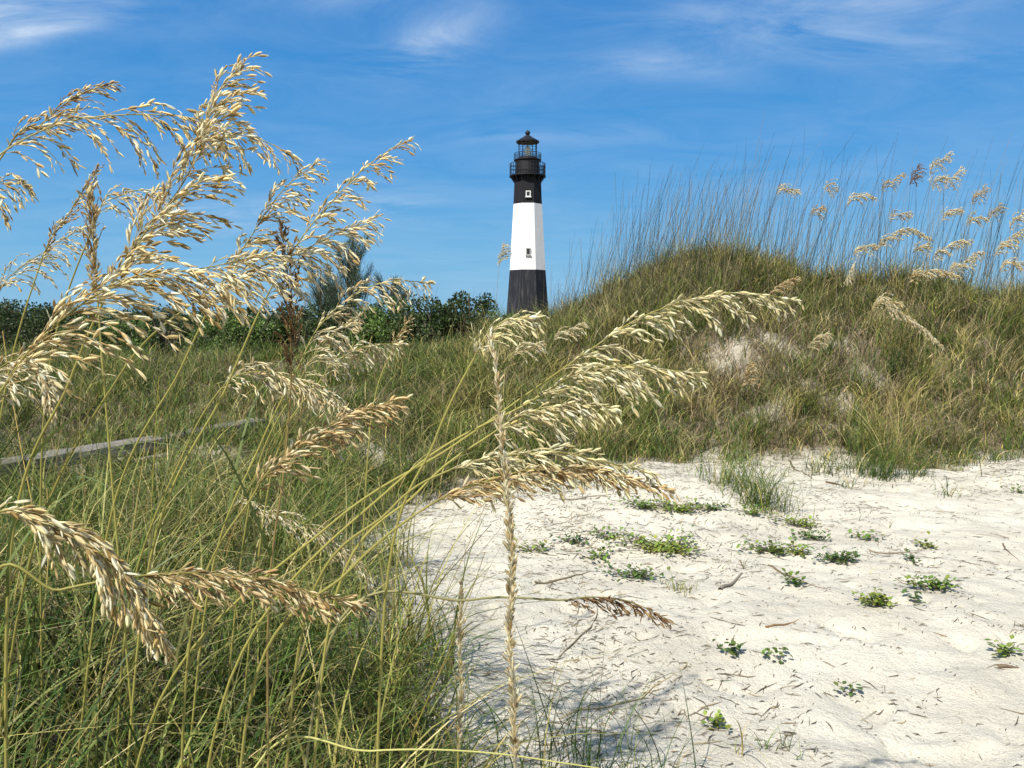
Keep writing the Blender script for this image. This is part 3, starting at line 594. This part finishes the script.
PL = [
 ('flat bright green plant nearest the end of the brown tipped sea oat', 652, 509, 34, 60), ('bright green plant with the yellowest leaves, beside the flat one', 683, 512, 34, 90),
 ('small green plant left of the green grass tuft at the sand edge', 717, 511, 26, 40), ('low plant right under the green grass tuft', 750, 516, 18, 26),
 ('largest and darkest green mound of leaves on the sand', 674, 553, 56, 190), ('sprawling plant trailing down from the dark mound', 640, 578, 40, 60),
 ('pale small plant left of the dark mound', 612, 540, 26, 30), ('sprig nearest the braided sea oat', 533, 552, 24, 34),
 ('little upright plant between the braided sea oat and the dark mound', 580, 545, 24, 26), ('three leafed sprig left of the trailing plant', 604, 562, 22, 22),
 ('plant at the head of the long runner near the tuft', 806, 527, 34, 60), ('green plant second down the long runner', 818, 541, 24, 40),
 ('left plant of the row above the small round sprig', 775, 553, 30, 60), ('plant in the middle of the row, mixed with dead twigs', 800, 556, 22, 34),
 ('right end plant of the row, dark and dense', 845, 562, 26, 60), ('small round sprig under the row of plants', 797, 586, 16, 22),
 ('round dense green plant alone in open sand', 885, 606, 32, 90), ('small sprig just right of the round dense plant', 918, 604, 14, 16),
 ('wide low greyish green plant right of the small sprig', 940, 590, 34, 60), ('greyish sprig on the slope above the wide low plant', 931, 549, 16, 18),
 ('tiny grey green sprig beside the thin curved stick', 915, 565, 12, 12), ('sparse reddish plant on the bright slope', 866, 540, 20, 18),
 ('bright little plant nearest the right edge of the sand', 1008, 656, 20, 30), ('thin sprig left of centre on the lower sand', 737, 656, 26, 20),
 ('tiny plant with upright leaves low on the sand', 780, 664, 18, 16), ('lowest little plant on the sand', 720, 730, 20, 16),
 ('small plant with stick like stems right of the lowest one', 852, 698, 22, 12), ('sprig at the far right near the sand edge', 1022, 494, 14, 16),
]
for i, (lb, u, v, wpx, ln) in enumerate(PL):
    beach_plant(lb, u, v, wpx * (1.4 if v < 600 else 1.1), int(ln * (2.4 if v < 600 else 1.6)), col=[(.12, .20, .03), (.20, .27, .045), (.09, .15, .035)][i % 3], ls=.029, hgt=.06)

# ------------------------------------------------------------------ separate grass tufts
def tuft(label, u, v, hpx, wpx, n0, wts, name='grass_tuft', group='grass tufts at the edge of the sand', wd=(.003, .006)):
    g = ground(u, v); S = wpx / FPX * g[1] / 2; hh = hpx / FPX * g[1]; n = int(n0 * 1.3) if 'tufts at the edge' in group else n0
    P = np.stack([rng.normal(0, S * .5, n), rng.normal(0, S * .4, n), np.zeros(n)], -1)
    P[:, 2] = H(P[:, 0] + g[0], P[:, 1] + g[1]) - g[2]
    h = rng.uniform(.3, 1.15, n) * hh; c = pal(n, GREEN, wts)
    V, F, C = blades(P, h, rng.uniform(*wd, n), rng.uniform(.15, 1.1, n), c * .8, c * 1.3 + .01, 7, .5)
    o = newmesh(name, V, F, M_GRASS, cols=C); o.location = g; tag(o, label, 'grass tuft', group)
for t in [('fresh green grass tuft standing forward on the white sand', 762, 508, 62, 60, 190, [3, 6, 6, 1, .5, 0]),
          ('tall dark green tuft at the dune foot by the tan stalks', 880, 478, 75, 40, 150, [6, 6, 2, .5, .5, 0]),
          ('tan straw coloured tuft of upright stalks on the dune foot', 896, 462, 100, 34, 90, [0, 0, 1, 4, 6, 1]),
          ('spiky green tuft right of the tall dark one', 916, 476, 42, 30, 60, [4, 5, 3, 1, 1, 0]),
          ('sparse tuft at the dune foot nearest the right edge', 948, 496, 26, 30, 22, [3, 4, 2, 2, 2, 0]),
          ('bright green tuft where grass meets sand, left of the forward one', 735, 486, 55, 70, 170, [2, 6, 6, 2, 1, 0]),
          ('wiry thin tuft below the dead twig on the upper sand', 846, 488, 30, 22, 26, [2, 3, 3, 3, 2, 0]),
          ('small reddish green tuft above the grey stick', 740, 568, 26, 30, 14, [2, 2, 2, 1, 1, 3]),
          ('low wiry tuft below the dark mound of leaves', 678, 590, 26, 34, 30, [2, 4, 4, 3, 2, 0]),
          ('small green sprig of grass low on the sand', 783, 752, 42, 44, 16, [5, 5, 2, 1, 1, 0]),
          ('golden orange tuft on the face beneath the big bowed sea oat', 905, 420, 70, 60, 90, [0, 0, 1, 5, 5, 3]),
          ('single straw stalk cluster low on the sand left of the sprig', 742, 757, 80, 14, 5, [0, 0, 1, 3, 5, 0])]:
    tuft(*t)
tuft('dark blades fanning out at the bottom of the view below the bare sand', 575, 775, 170, 150, 85, [8, 3, 1, .5, 0, 0], group='grass tufts in the near sand', wd=(.003, .0055))
tuft('thin dark blades right of the braided sea oat foot', 640, 790, 130, 130, 50, [7, 3, 2, .5, 1, 0], group='grass tufts in the near sand', wd=(.002, .004))

# ------------------------------------------------------------------ sticks and litter
def stick(label, u0, v0, u1, v1, r, col, name='dead_stick', bend=.06):
    a = ground(u0, v0); b = ground(u1, v1); m = 9; P = []
    L = np.linalg.norm(b - a)
    for i in range(m + 1):
        t = i / m; p = a * (1 - t) + b * t; s = unit(np.cross(b - a, [0, 0, 1]))
        p = p + s * bend * L * math.sin(t * 3.1) + rng.normal(0, .012 * L * (bend > 0), 3) * [1, 1, 0]; p[2] = H(p[0], p[1]) + r * .5 + .004 * math.sin(t * 5); P.append(p - a)
    V, F = tube(np.array(P), r, r * .5, 6); A = Acc(); A.add(V, F, np.array(col)); o = A.build(name, M_LITTER, None, True); o.location = a
    tag(o, label, 'stick', 'dead sticks lying on the sand')
for s in [('stubby grey chunk of driftwood below the leafy mound', 720, 592, 742, 574, .012, (.22, .19, .15), 'dead_stick', 0.0),
          ('long thin stick below the row of leafy plants', 768, 566, 830, 590, .006, (.18, .13, .08)),
          ('dark straight twig near the dune foot', 826, 483, 858, 488, .010, (.10, .07, .04)),
          ('forked looking dark twig left of the straight one', 790, 462, 812, 478, .009, (.12, .09, .05)),
          ('thin curved stick in the bright open sand', 870, 552, 926, 556, .006, (.26, .22, .17)),
          ('short dark stick by the plant nearest the right edge', 998, 669, 1018, 668, .009, (.16, .12, .08)),
          ('long pale runner crossing the lower sand', 560, 720, 700, 655, .004, (.42, .35, .2)),
          ('brownish twig above the lower left sprig', 765, 630, 800, 620, .005, (.25, .15, .07)),
          ('thin dark curved stick at the far right', 1002, 545, 1020, 562, .005, (.15, .11, .08)),
          ('grey twig lying over the top of the sand bank', 560, 500, 620, 492, .006, (.25, .21, .16)),
          ('long grey twig beside the braided sea oat', 535, 585, 600, 570, .006, (.2, .17, .12)),
          ('dark runner trailing from the sprawling plant', 560, 660, 600, 600, .004, (.2, .16, .1))]:
    stick(*s)
a_ = at(150, 700, 1.3); base_ = np.array([a_[0], 1.3, float(H(a_[0], 1.3))])
pp = catmull([base_ - [0, 0, .02], at(255, 768, 1.3), at(370, 751, 1.3), at(480, 752, 1.32), at(598, 768, 1.34)], 8); A = Acc(); V, F = tube(pp - base_, .0026, .0012, 5); A.add(V, F, np.array([.5, .48, .16]))
o = A.build('bent_stalk', M_STEM, None, True); o.location = base_; tag(o, 'bent yellow green stalk lying level across the bottom grass towards the sand', 'stalk')
# litter: small fragments of dead grass and wrack
def litter(n, name, label, x0, x1, y0, y1, dens):
    X = rng.uniform(x0, x1, n); Y = rng.uniform(y0, y1, n); k = (rng.uniform(0, 1, n) < dens(X, Y)) & (np.abs(X) < .7 * Y + .8); X, Y = X[k], Y[k]; n = len(X)
    an = rng.normal(.5, .9, n); L = rng.exponential(.026, n) + .004; w_ = rng.uniform(.0006, .0019, n); dx, dy = np.cos(an) * L, np.sin(an) * L
    A = np.stack([X, Y], -1); B = A + np.stack([dx, dy], -1); mid = (A + B) / 2 + rng.normal(0, .15, (n, 2)) * L[:, None]
    nn = np.stack([-np.sin(an), np.cos(an)], -1) * w_[:, None]
    def P3(q, up): return np.concatenate([q, (H(q[:, 0], q[:, 1]) + up)[:, None]], 1)
    V = np.stack([P3(A - nn * .5, .003), P3(A + nn * .5, .004), P3(mid - nn, .004), P3(mid + nn, .007), P3(B - nn * .4, .003), P3(B + nn * .4, .004)], 1)
    F = (np.arange(n) * 6)[:, None, None] + np.array([(0, 1, 3, 2), (2, 3, 5, 4)])[None]
    c = pal(n, [(.10, .075, .045), (.17, .13, .08), (.30, .24, .15), (.06, .05, .035)], [4, 4, 2, 2])
    o = newmesh(name, V.reshape(-1, 3), F.reshape(-1, 4), M_LITTER, cols=np.repeat(c, 6, 0)); tag(o, label, 'litter', kind='stuff')
dens = lambda x, y: np.clip(.08 + .35 * np.exp(-((x - .9) ** 2 / 1.2 + (y - 5.6) ** 2 / 1.5)) + .55 * sstep(.0, .6, perlin(x * 1.4, y * 1.4, 61)) + .5 * np.exp(-((x - .5) ** 2 / .5 + (y - 3.0) ** 2 / .5)) + .5 * np.exp(-((y - foot(x)) / .8) ** 2), 0, 1) * (1 - .5 * veg(x, y))
litter(100000, 'plant_litter', 'dark bits of dead grass strewn over the white sand', -2, 9, 2.2, 10, dens)

# ------------------------------------------------------------------ weathered planks
def wood():
    m, nt = mat_new('weathered_wood'); p, o = princ(nt, .85, .2); t = N(nt, 'ShaderNodeTexCoord'); mp = N(nt, 'ShaderNodeMapping'); mp.inputs['Scale'].default_value = (1.2, 30, 30)
    nt.links.new(t.outputs['Object'], mp.inputs[0]); n = N(nt, 'ShaderNodeTexNoise'); n.inputs['Scale'].default_value = 3; n.inputs['Detail'].default_value = 8; nt.links.new(mp.outputs[0], n.inputs['Vector'])
    r = N(nt, 'ShaderNodeValToRGB'); r.color_ramp.elements[0].position = .35; r.color_ramp.elements[0].color = (.07, .06, .05, 1); r.color_ramp.elements[1].position = .62; r.color_ramp.elements[1].color = (.33, .30, .26, 1)
    nt.links.new(n.outputs[0], r.inputs[0]); nt.links.new(r.outputs[0], p.inputs['Base Color'])
    b = N(nt, 'ShaderNodeBump'); b.inputs['Distance'].default_value = .01; nt.links.new(n.outputs[0], b.inputs['Height']); nt.links.new(b.outputs[0], p.inputs['Normal']); return m
M_WOOD = wood()
def plank(label, u0, v0, u1, v1, wid, thk, lift, name='weathered_plank'):
    a = ground(u0, v0); b = ground(u1, v1); a[2] += lift; b[2] += lift; L = np.linalg.norm(b - a); m = 24; V = []; F = []
    for i in range(m + 1):
        x = i / m * L - L / 2; e = .012 * perlin(i * .5, 3.3, 5); en = .0 if 0 < i < m else 0
        zc = -.03 * math.sin(math.pi * i / m) * 0 + .006 * perlin(i * .3, 1.7, 8)
        w_ = wid / 2 + e; b_ = .006
        sec = [(-w_, -thk / 2 + b_), (-w_, thk / 2 - b_), (-w_ + b_, thk / 2), (-w_ * .33, thk / 2 - .003), (w_ * .3, thk / 2), (w_ - b_, thk / 2), (w_, thk / 2 - b_), (w_, -thk / 2 + b_), (w_ - b_, -thk / 2), (-w_ + b_, -thk / 2)]
        V += [(x + .012 * perlin(j * 1.3, i, 9) * (i in (0, m)), y, z + zc) for j, (y, z) in enumerate(sec)]
    s = 10
    for i in range(m):
        for j in range(s): F.append((i * s + j, (i + 1) * s + j, (i + 1) * s + (j + 1) % s, i * s + (j + 1) % s))
    me = bpy.data.meshes.new(name); me.from_pydata(V, [], F + [tuple(range(s)), tuple(m * s + j for j in range(s))][::1]); me.update(); me.materials.append(M_WOOD)
    o = bpy.data.objects.new(name, me); COL.objects.link(o); o.location = (a + b) / 2
    d = Vector(b - a); o.rotation_euler = d.to_track_quat('X', 'Z').to_euler(); tag(o, label, 'plank', 'old planks lying in the grass')
    return o
plank('thick grey weathered plank, the longer and upper one half sunk in the grass', -30, 482, 158, 450, .26, .11, .07)
plank('grey weathered plank carrying on to the right, behind the dead brown stalk', 128, 455, 258, 430, .24, .10, .07)
plank('thin pale board lying on sand just below the thick planks', 95, 470, 185, 455, .08, .03, .03)

# ------------------------------------------------------------------ lighthouse
def painted(name, col, stain, amt, rough=.6):
    m, nt = mat_new(name); p, o = princ(nt, rough, .3); t = N(nt, 'ShaderNodeTexCoord'); mp = N(nt, 'ShaderNodeMapping'); mp.inputs['Scale'].default_value = (1.6, 1.6, .12)
    nt.links.new(t.outputs['Object'], mp.inputs[0]); n = N(nt, 'ShaderNodeTexNoise'); n.inputs['Scale'].default_value = 1.4; n.inputs['Detail'].default_value = 7; n.inputs['Roughness'].default_value = .65
    nt.links.new(mp.outputs[0], n.inputs['Vector']); r = N(nt, 'ShaderNodeValToRGB'); r.color_ramp.elements[0].position = .52; r.color_ramp.elements[0].color = (*col, 1)
    r.color_ramp.elements[1].position = .78; r.color_ramp.elements[1].color = tuple(c * (1 - amt) + s * amt for c, s in zip(col, stain)) + (1,)
    nt.links.new(n.outputs[0], r.inputs[0])
    nt.links.new(r.outputs[0], p.inputs['Base Color'])
    br = N(nt, 'ShaderNodeTexBrick'); br.inputs['Scale'].default_value = 4; br.inputs['Mortar Size'].default_value = .02; nt.links.new(t.outputs['Object'], br.inputs['Vector'])
    b = N(nt, 'ShaderNodeBump'); b.inputs['Distance'].default_value = .01; b.inputs['Strength'].default_value = .4; nt.links.new(br.outputs['Fac'], b.inputs['Height']); nt.links.new(b.outputs[0], p.inputs['Normal'])
    return m
M_LW = painted('white_paint', (.80, .80, .78), (.45, .42, .36), .5)
M_LB = painted('black_paint', (.013, .014, .019), (.12, .11, .11), .8, .75)
M_LU = painted('black_upper_paint', (.008, .008, .011), (.03, .03, .035), .5, .75)
M_IRON = mat_plain('black_iron', (.008, .008, .010), .6, .2, 3)
M_GLASS, _nt = mat_new('lantern_glass'); _p, _o = princ(_nt, .08, .5)
_p.inputs['Base Color'].default_value = (.93, .98, .97, 1); _p.inputs['Transmission Weight'].default_value = 1.0; _p.inputs['IOR'].default_value = 1.02
M_LENS = mat_plain('lens_brass', (.62, .66, .60), .25, .1, 3, metal=.1)
M_PANE = mat_plain('dark_pane', (.03, .035, .04), .15, .2, 3)
LD = 193.0; tl = at(527.4, 300, LD); LB_ = np.array([tl[0], LD, float(H(tl[0], LD))])
def zpx(v): return at(526.6, v, LD)[2] - LB_[2]
def prism(r0, r1, z0, z1, sides=8, rot=R(91.5 + 22.5), cap=True, zs=1):
    V = []; F = []
    for k in range(zs + 1):
        t = k / zs; r = r0 + (r1 - r0) * t; z = z0 + (z1 - z0) * t
        V += [(r * math.cos(rot + 2 * math.pi * j / sides), r * math.sin(rot + 2 * math.pi * j / sides), z) for j in range(sides)]
    for k in range(zs):
        for j in range(sides): F.append((k * sides + j, k * sides + (j + 1) % sides, (k + 1) * sides + (j + 1) % sides, (k + 1) * sides + j))
    if cap: F += [tuple(range(sides))[::-1], tuple(zs * sides + j for j in range(sides))]
    return V, F
class PB:
    def __init__(s): s.V = []; s.F = []
    def add(s, VF):
        V, F = VF; n = len(s.V); s.V += [tuple(v) for v in V]; s.F += [tuple(n + i for i in f) for f in F]; return s
    def box(s, c, d, rot=0):
        cs, sn = math.cos(rot), math.sin(rot); V = []
        for x in (-.5, .5):
            for y in (-.5, .5):
                for z in (-.5, .5):
                    X, Y = x * d[0], y * d[1]; V.append((c[0] + X * cs - Y * sn, c[1] + X * sn + Y * cs, c[2] + z * d[2]))
        return s.add((V, [(0, 1, 3, 2), (4, 6, 7, 5), (0, 4, 5, 1), (2, 3, 7, 6), (0, 2, 6, 4), (1, 5, 7, 3)]))
    def ring(s, R_, z, r, seg=32):
        V = []; F = []; q = 5
        for i in range(seg):
            a = 2 * math.pi * i / seg
            for j in range(q):
                b = 2 * math.pi * j / q; V.append(((R_ + r * math.cos(b)) * math.cos(a), (R_ + r * math.cos(b)) * math.sin(a), z + r * math.sin(b)))
        for i in range(seg):
            for j in range(q): F.append((i * q + j, ((i + 1) % seg) * q + j, ((i + 1) % seg) * q + (j + 1) % q, i * q + (j + 1) % q))
        return s.add((V, F))
    def lathe(s, prof, seg=24):
        V = []; F = []
        for (r, z) in prof: V += [(r * math.cos(2 * math.pi * j / seg), r * math.sin(2 * math.pi * j / seg), z) for j in range(seg)]
        for k in range(len(prof) - 1):
            for j in range(seg): F.append((k * seg + j, k * seg + (j + 1) % seg, (k + 1) * seg + (j + 1) % seg, (k + 1) * seg + j))
        return s.add((V, F))
    def build(s, name, mat, parent, smooth=False):
        me = bpy.data.meshes.new(name); me.from_pydata(s.V, [], s.F); me.update(); me.materials.append(mat)
        if smooth: me.polygons.foreach_set('use_smooth', [True] * len(me.polygons))
        o = bpy.data.objects.new(name, me); COL.objects.link(o); o.parent = parent; return o
PM = LD / FPX   # metres per pixel at the lighthouse
LH = empty('lighthouse', LB_); tag(LH, 'tall octagonal lighthouse with black top, white middle and black base beyond the dunes', 'lighthouse')
def rw(wpx): return wpx * PM / 2 / math.cos(R(22.5)) * .965
zW0, zW1, zT = zpx(270.5), zpx(204.8), zpx(174.5)
rB = rw(36.2); rbase = rw(36.2 + (rw(36.2) * 0) + (zW0 / (zW0 - zW1 + 0)) * 0 + 8.0)
b = PB().add(prism(rbase, rB, 0, zW0, zs=4)).build('tower_base', M_LB, LH)
PB().add(prism(rB, rw(28.6), zW0, zW1, zs=4)).build('tower_shaft', M_LW, LH)
PB().add(prism(rw(28.6), rw(26), zW1, zT, zs=2)).build('tower_top', M_LU, LH)
# windows on the face turned to the camera
def window(v, w_, h_, frame_m, rpx):
    z = zpx(v); ap = rw(rpx) * math.cos(R(22.5)); a = R(-88.5)
    a = R(91.5 + 180); n = np.array([math.cos(a), math.sin(a)]); c = n * (ap + .06)
    f = PB(); th = .22
    for dx, dz, dw, dh in ((-w_ / 2, 0, th, h_ + th), (w_ / 2, 0, th, h_ + th), (0, h_ / 2, w_ - th, th), (0, -h_ / 2, w_ - th, th)):
        tx = np.array([-n[1], n[0]]) * dx; f.box((c[0] + tx[0], c[1] + tx[1], z + dz), (.4, dw, dh), a)
    fo = f.build('window', frame_m, LH)
    PB().box((c[0] - n[0] * .12, c[1] - n[1] * .12, z), (.3, w_ - th, h_ - th), a).build('pane', M_PANE, fo)
    PB().box((c[0] + n[0] * .1, c[1] + n[1] * .1, z - h_ / 2 - th * .75), (.6, w_ + .5, .16), a).build('sill', frame_m, fo)
M_FR = mat_plain('window_frame_white', (.7, .7, .68), .5, .1, 3)
M_FR2 = mat_plain('window_frame_grey', (.35, .34, .33), .5, .1, 3)
window(196, .95, 1.2, M_FR, 28.2); window(253, .9, 1.5, M_FR2, 34.2)
# lower gallery
zG = zpx(176); g_r = 18 * PM
g = PB(); g.lathe([(0, zG - .25), (g_r, zG - .25), (g_r, zG), (0, zG)], 32)
ga = g.build('gallery', M_IRON, LH)
br = PB()
for j in range(16):
    a = 2 * math.pi * j / 16; r1 = rw(26) * .93
    for k in range(4):
        rr = r1 + (g_r - .3 - r1) * (k + 1) / 4; br.box(((r1 + (rr - r1) / 2) * math.cos(a), (r1 + (rr - r1) / 2) * math.sin(a), zG - .26 - .35 * (4 - k) + .17), (rr - r1, .25, .33), a)
br.build('bracket', M_IRON, ga)
def railing(rad, z0, h, n, parent, t=.06):
    q = PB()
    for j in range(n):
        a = 2 * math.pi * j / n; q.box((rad * math.cos(a), rad * math.sin(a), z0 + h / 2), (t, t, h), a)
    for k in (.35, .68, 1): q.ring(rad, z0 + h * k, t * .7)
    q.build('railing', M_IRON, parent)
railing(g_r - .15, zG, 12 * PM * .95, 40, ga, .10)
zG2 = zpx(160); PB().lathe([(rw(24) * .95, zG), (rw(24) * .93, zG2 - .6), (rw(25.5) * .97, zG2 - .2), (rw(26) * .97, zG2 - .2)], 24).build('watch_room', M_IRON, LH, False)
g2 = PB().lathe([(0, zG2 - .2), (13.4 * PM, zG2 - .2), (13.4 * PM, zG2), (0, zG2)], 32).build('lantern_gallery', M_IRON, LH)
railing(13.2 * PM, zG2, 6 * PM, 28, g2, .07)
# lantern room
rl = 9.0 * PM; z1 = zpx(142.6)
la = PB().lathe([(rl + .05, zG2), (rl + .05, zG2 + .55), (rl - .1, zG2 + .55), (rl - .1, zG2)], 12).build('lantern', M_IRON, LH)
PB().lathe([(rl - .06, zG2 + .5), (rl - .06, z1)], 12).build('glazing', M_GLASS, la)
q = PB()
for j in range(12):
    a = 2 * math.pi * j / 12; q.box((rl * math.cos(a), rl * math.sin(a), (zG2 + z1) / 2), (.09, .09, z1 - zG2), a)
for k in (.4, .7): q.ring(rl, zG2 + (z1 - zG2) * k, .05)
q.build('lantern_bars', M_IRON, la)
PB().lathe([(.4, zG2), (.7, zG2 + 1), (.85, zG2 + 2), (.7, zG2 + 2.8), (.3, zG2 + 3.3)], 16).build('lens', M_LENS, la, True)
zr = zpx(134.8)
rf = PB().lathe([(0, z1), (11.2 * PM, z1 - .05), (11.4 * PM, z1 + .25), (8 * PM, z1 + .75), (4.5 * PM, z1 + 1.25), (1.8 * PM, zr - .1), (1.3 * PM, zr)], 24).build('roof', M_IRON, LH)
PB().lathe([(.2, zr - .1), (.5, zr + .1), (.62, zr + .45), (.5, zr + .8), (.15, zr + 1.0), (.06, zr + 1.1), (.04, zpx(130)), (0, zpx(130))], 16).build('finial', M_IRON, rf, True)

# ------------------------------------------------------------------ shrubs and trees behind the dune
M_BARK = mat_plain('bark', (.10, .075, .05), .9, .3, 8, .01)
M_FOL = mat_leafy('shrub_leaves', .2, .5, .3)
def shrub(label, u, vtop, Y, wpx, n, cols, name='shrub', leaf=.085, group='shrubs beyond the low dune', low=.0):
    X = (u - 512) / FPX * Y; z0 = float(H(X, Y)); top = at(u, vtop, Y)[2]; hh = top - z0; rad = wpx / FPX * Y / 2
    o = empty(name, (X, Y, z0)); tag(o, label, name.replace('_', ' '), group)
    b = Acc(); ends = []
    nl = 9
    for k in range(nl):
        a = rng.uniform(0, 6.28); r = rad * math.sqrt(rng.uniform(0, 1)) * .85; tz = hh * rng.uniform(.45, .95) * (1 - .35 * (r / rad) ** 2)
        e = np.array([math.cos(a) * r, math.sin(a) * r * .8, tz]); mid = e * [.35, .35, .5] + rng.normal(0, .08, 3)
        P = catmull([[0, 0, -.1], mid, e], 6); V, F = tube(P, .05 + .015 * hh, .012, 5); b.add(V, F, np.array([.1, .08, .05]))
    b.build('trunk', M_BARK, o, True)
    # leaf clumps through the volume
    nc = 80; cc = []
    while len(cc) < nc:
        p = rng.uniform(-1, 1, 3)
        if (p[0] ** 2 + p[1] ** 2 + max(p[2], 0) ** 2 * .9) > 1 or p[2] < -.9: continue
        cc.append([p[0] * rad, p[1] * rad * .8, hh * (.46 + .5 * p[2]) * (1 - .12 * rng.uniform())])
    cc = np.array(cc); ci = rng.integers(0, nc, n); cr_ = rng.uniform(.10, .22, nc) * min(hh, rad * 1.2)
    d = rng.normal(0, 1, (n, 3)); d = unit(d) * (rng.uniform(0, 1, (n, 1)) ** .4); pos = cc[ci] + d * cr_[ci][:, None] * [1.15, 1.15, .85]
    pos[:, 2] = np.clip(pos[:, 2], .03, None)
    dirn = unit(d + rng.normal(0, .6, (n, 3)) + [0, 0, .3]); s = unit(np.cross(dirn, rng.normal(0, 1, (n, 3)))); l = leaf * rng.uniform(.6, 1.4, n)[:, None]
    V = np.stack([pos, pos + dirn * l * .5 + s * l * .28, pos + dirn * l, pos + dirn * l * .5 - s * l * .28], 1).reshape(-1, 3)
    F = (np.arange(n) * 4)[:, None] + np.arange(4)[None]
    ctone = rng.uniform(.65, 1.35, nc)[ci][:, None]; c = pal(n, cols, [1] * len(cols), .2) * ctone
    newmesh('crown', V, F, M_FOL, o, np.repeat(c, 4, 0))
    return o
DK = [(.03, .055, .014), (.045, .075, .02), (.07, .09, .025), (.022, .04, .012)]
MD = [(.09, .15, .03), (.12, .18, .04), (.06, .10, .03)]
GR = [(.07, .10, .055), (.09, .12, .07), (.06, .09, .05)]
SH = [('dark glossy shrub nearest the lighthouse foot', 470, 286, 22, 64, 8500, DK), ('dark rounded shrub left of the one nearest the lighthouse', 428, 293, 22, 72, 8500, DK),
      ('mid green shrub at the right foot of the feathery cedar', 392, 299, 23, 74, 8500, MD), ('dark broad shrub under the feathery cedar', 345, 298, 24, 92, 9000, DK),
      ('dark shrub behind the dead brown sea oat', 288, 300, 25, 84, 8500, DK), ('low mid green shrub left of the dead brown sea oat', 236, 309, 24, 90, 8500, MD),
      ('dark low bush behind the thickest sea oat', 172, 306, 26, 100, 9000, DK), ('olive low bush behind the heavy golden sea oat', 108, 311, 24, 90, 8500, MD),
      ('dark tall bush at the left edge', 10, 292, 28, 96, 9000, DK), ('dark bush second from the left edge', 60, 303, 26, 80, 8500, DK),
      ('small bush between the dark shrubs and the dune shoulder', 506, 304, 19, 44, 4500, MD)]
for s in SH: shrub(*s)
# far tree line
k = 0
FT = ['behind the left edge bush', 'left of centre of the row', 'beyond the olive bush', 'beyond the thickest sea oat', 'beyond the dead brown sea oat', 'beyond the cedar', 'between cedar and lighthouse']
for i, (u, vt) in enumerate([(30, 300), (95, 306), (150, 308), (215, 309), (270, 304), (330, 306), (450, 307)]):
    shrub('hazy dark distant tree ' + FT[i], u, vt, 75 + 5 * (i % 3), 95, 2600, DK, name='distant_tree', leaf=.3, group='far trees on the horizon')

def feathery(label, u, vtop, Y, wpx, n=16, cols=GR, name='feathery_cedar'):
    X = (u - 512) / FPX * Y; z0 = float(H(X, Y)); hh = at(u, vtop, Y)[2] - z0; rad = wpx / FPX * Y / 2
    o = empty(name, (X, Y, z0)); tag(o, label, 'tree', 'feathery cedars behind the low dune'); b = Acc(); c = Acc()
    V, F = tube(catmull([[0, 0, -.1], [.06, 0, hh * .3], [-.05, .05, hh * .62], [.02, 0, hh * .9]], 6), .09, .02, 6); b.add(V, F, np.array([.12, .1, .07]))
    for k in range(n):
        z = hh * rng.uniform(.12, .72); a = rng.uniform(0, 6.28); r = rad * (1.05 - .55 * z / hh) * rng.uniform(.5, 1)
        e = np.array([math.cos(a) * r, math.sin(a) * r, min(hh, z + hh * rng.uniform(.2, .42))]); st = np.array([0, 0, z])
        P = catmull([st, st * .5 + e * .5 + [math.cos(a) * r * .15, math.sin(a) * r * .15, -.05], e], 7); V, F = tube(P, .025, .006, 4); b.add(V, F, np.array([.12, .1, .07]))
        m = 260; ti = rng.uniform(.2, 1, m) * (len(P) - 1); pos = np.stack([np.interp(ti, np.arange(len(P)), P[:, q]) for q in range(3)], -1)
        pos += rng.normal(0, .07, (m, 3)); d = unit(unit(P[-1] - P[0]) + rng.normal(0, .45, (m, 3)) + [0, 0, .35]); l = rng.uniform(.08, .26, (m, 1)); s = unit(np.cross(d, rng.normal(0, 1, (m, 3)))) * .007
        VV = np.stack([pos - s, pos + s, pos + d * l + s * .3, pos + d * l - s * .3], 1).reshape(-1, 3)
        c.add(VV, (np.arange(m) * 4)[:, None] + np.arange(4), np.repeat(pal(m, cols, [1] * len(cols)), 4, 0))
    b.build('trunk', M_BARK, o, True); c.build('crown', M_FOL, o)
feathery('tall wispy grey green cedar with its tip highest above the shrubs', 350, 238, 26, 62, 26)
feathery('shorter wispy cedar left of the tall one, half hidden by the dead stalk', 322, 262, 27, 50, 18)
feathery('low wispy cedar right of the tall one, behind the level sea oat', 392, 276, 27, 60, 16)
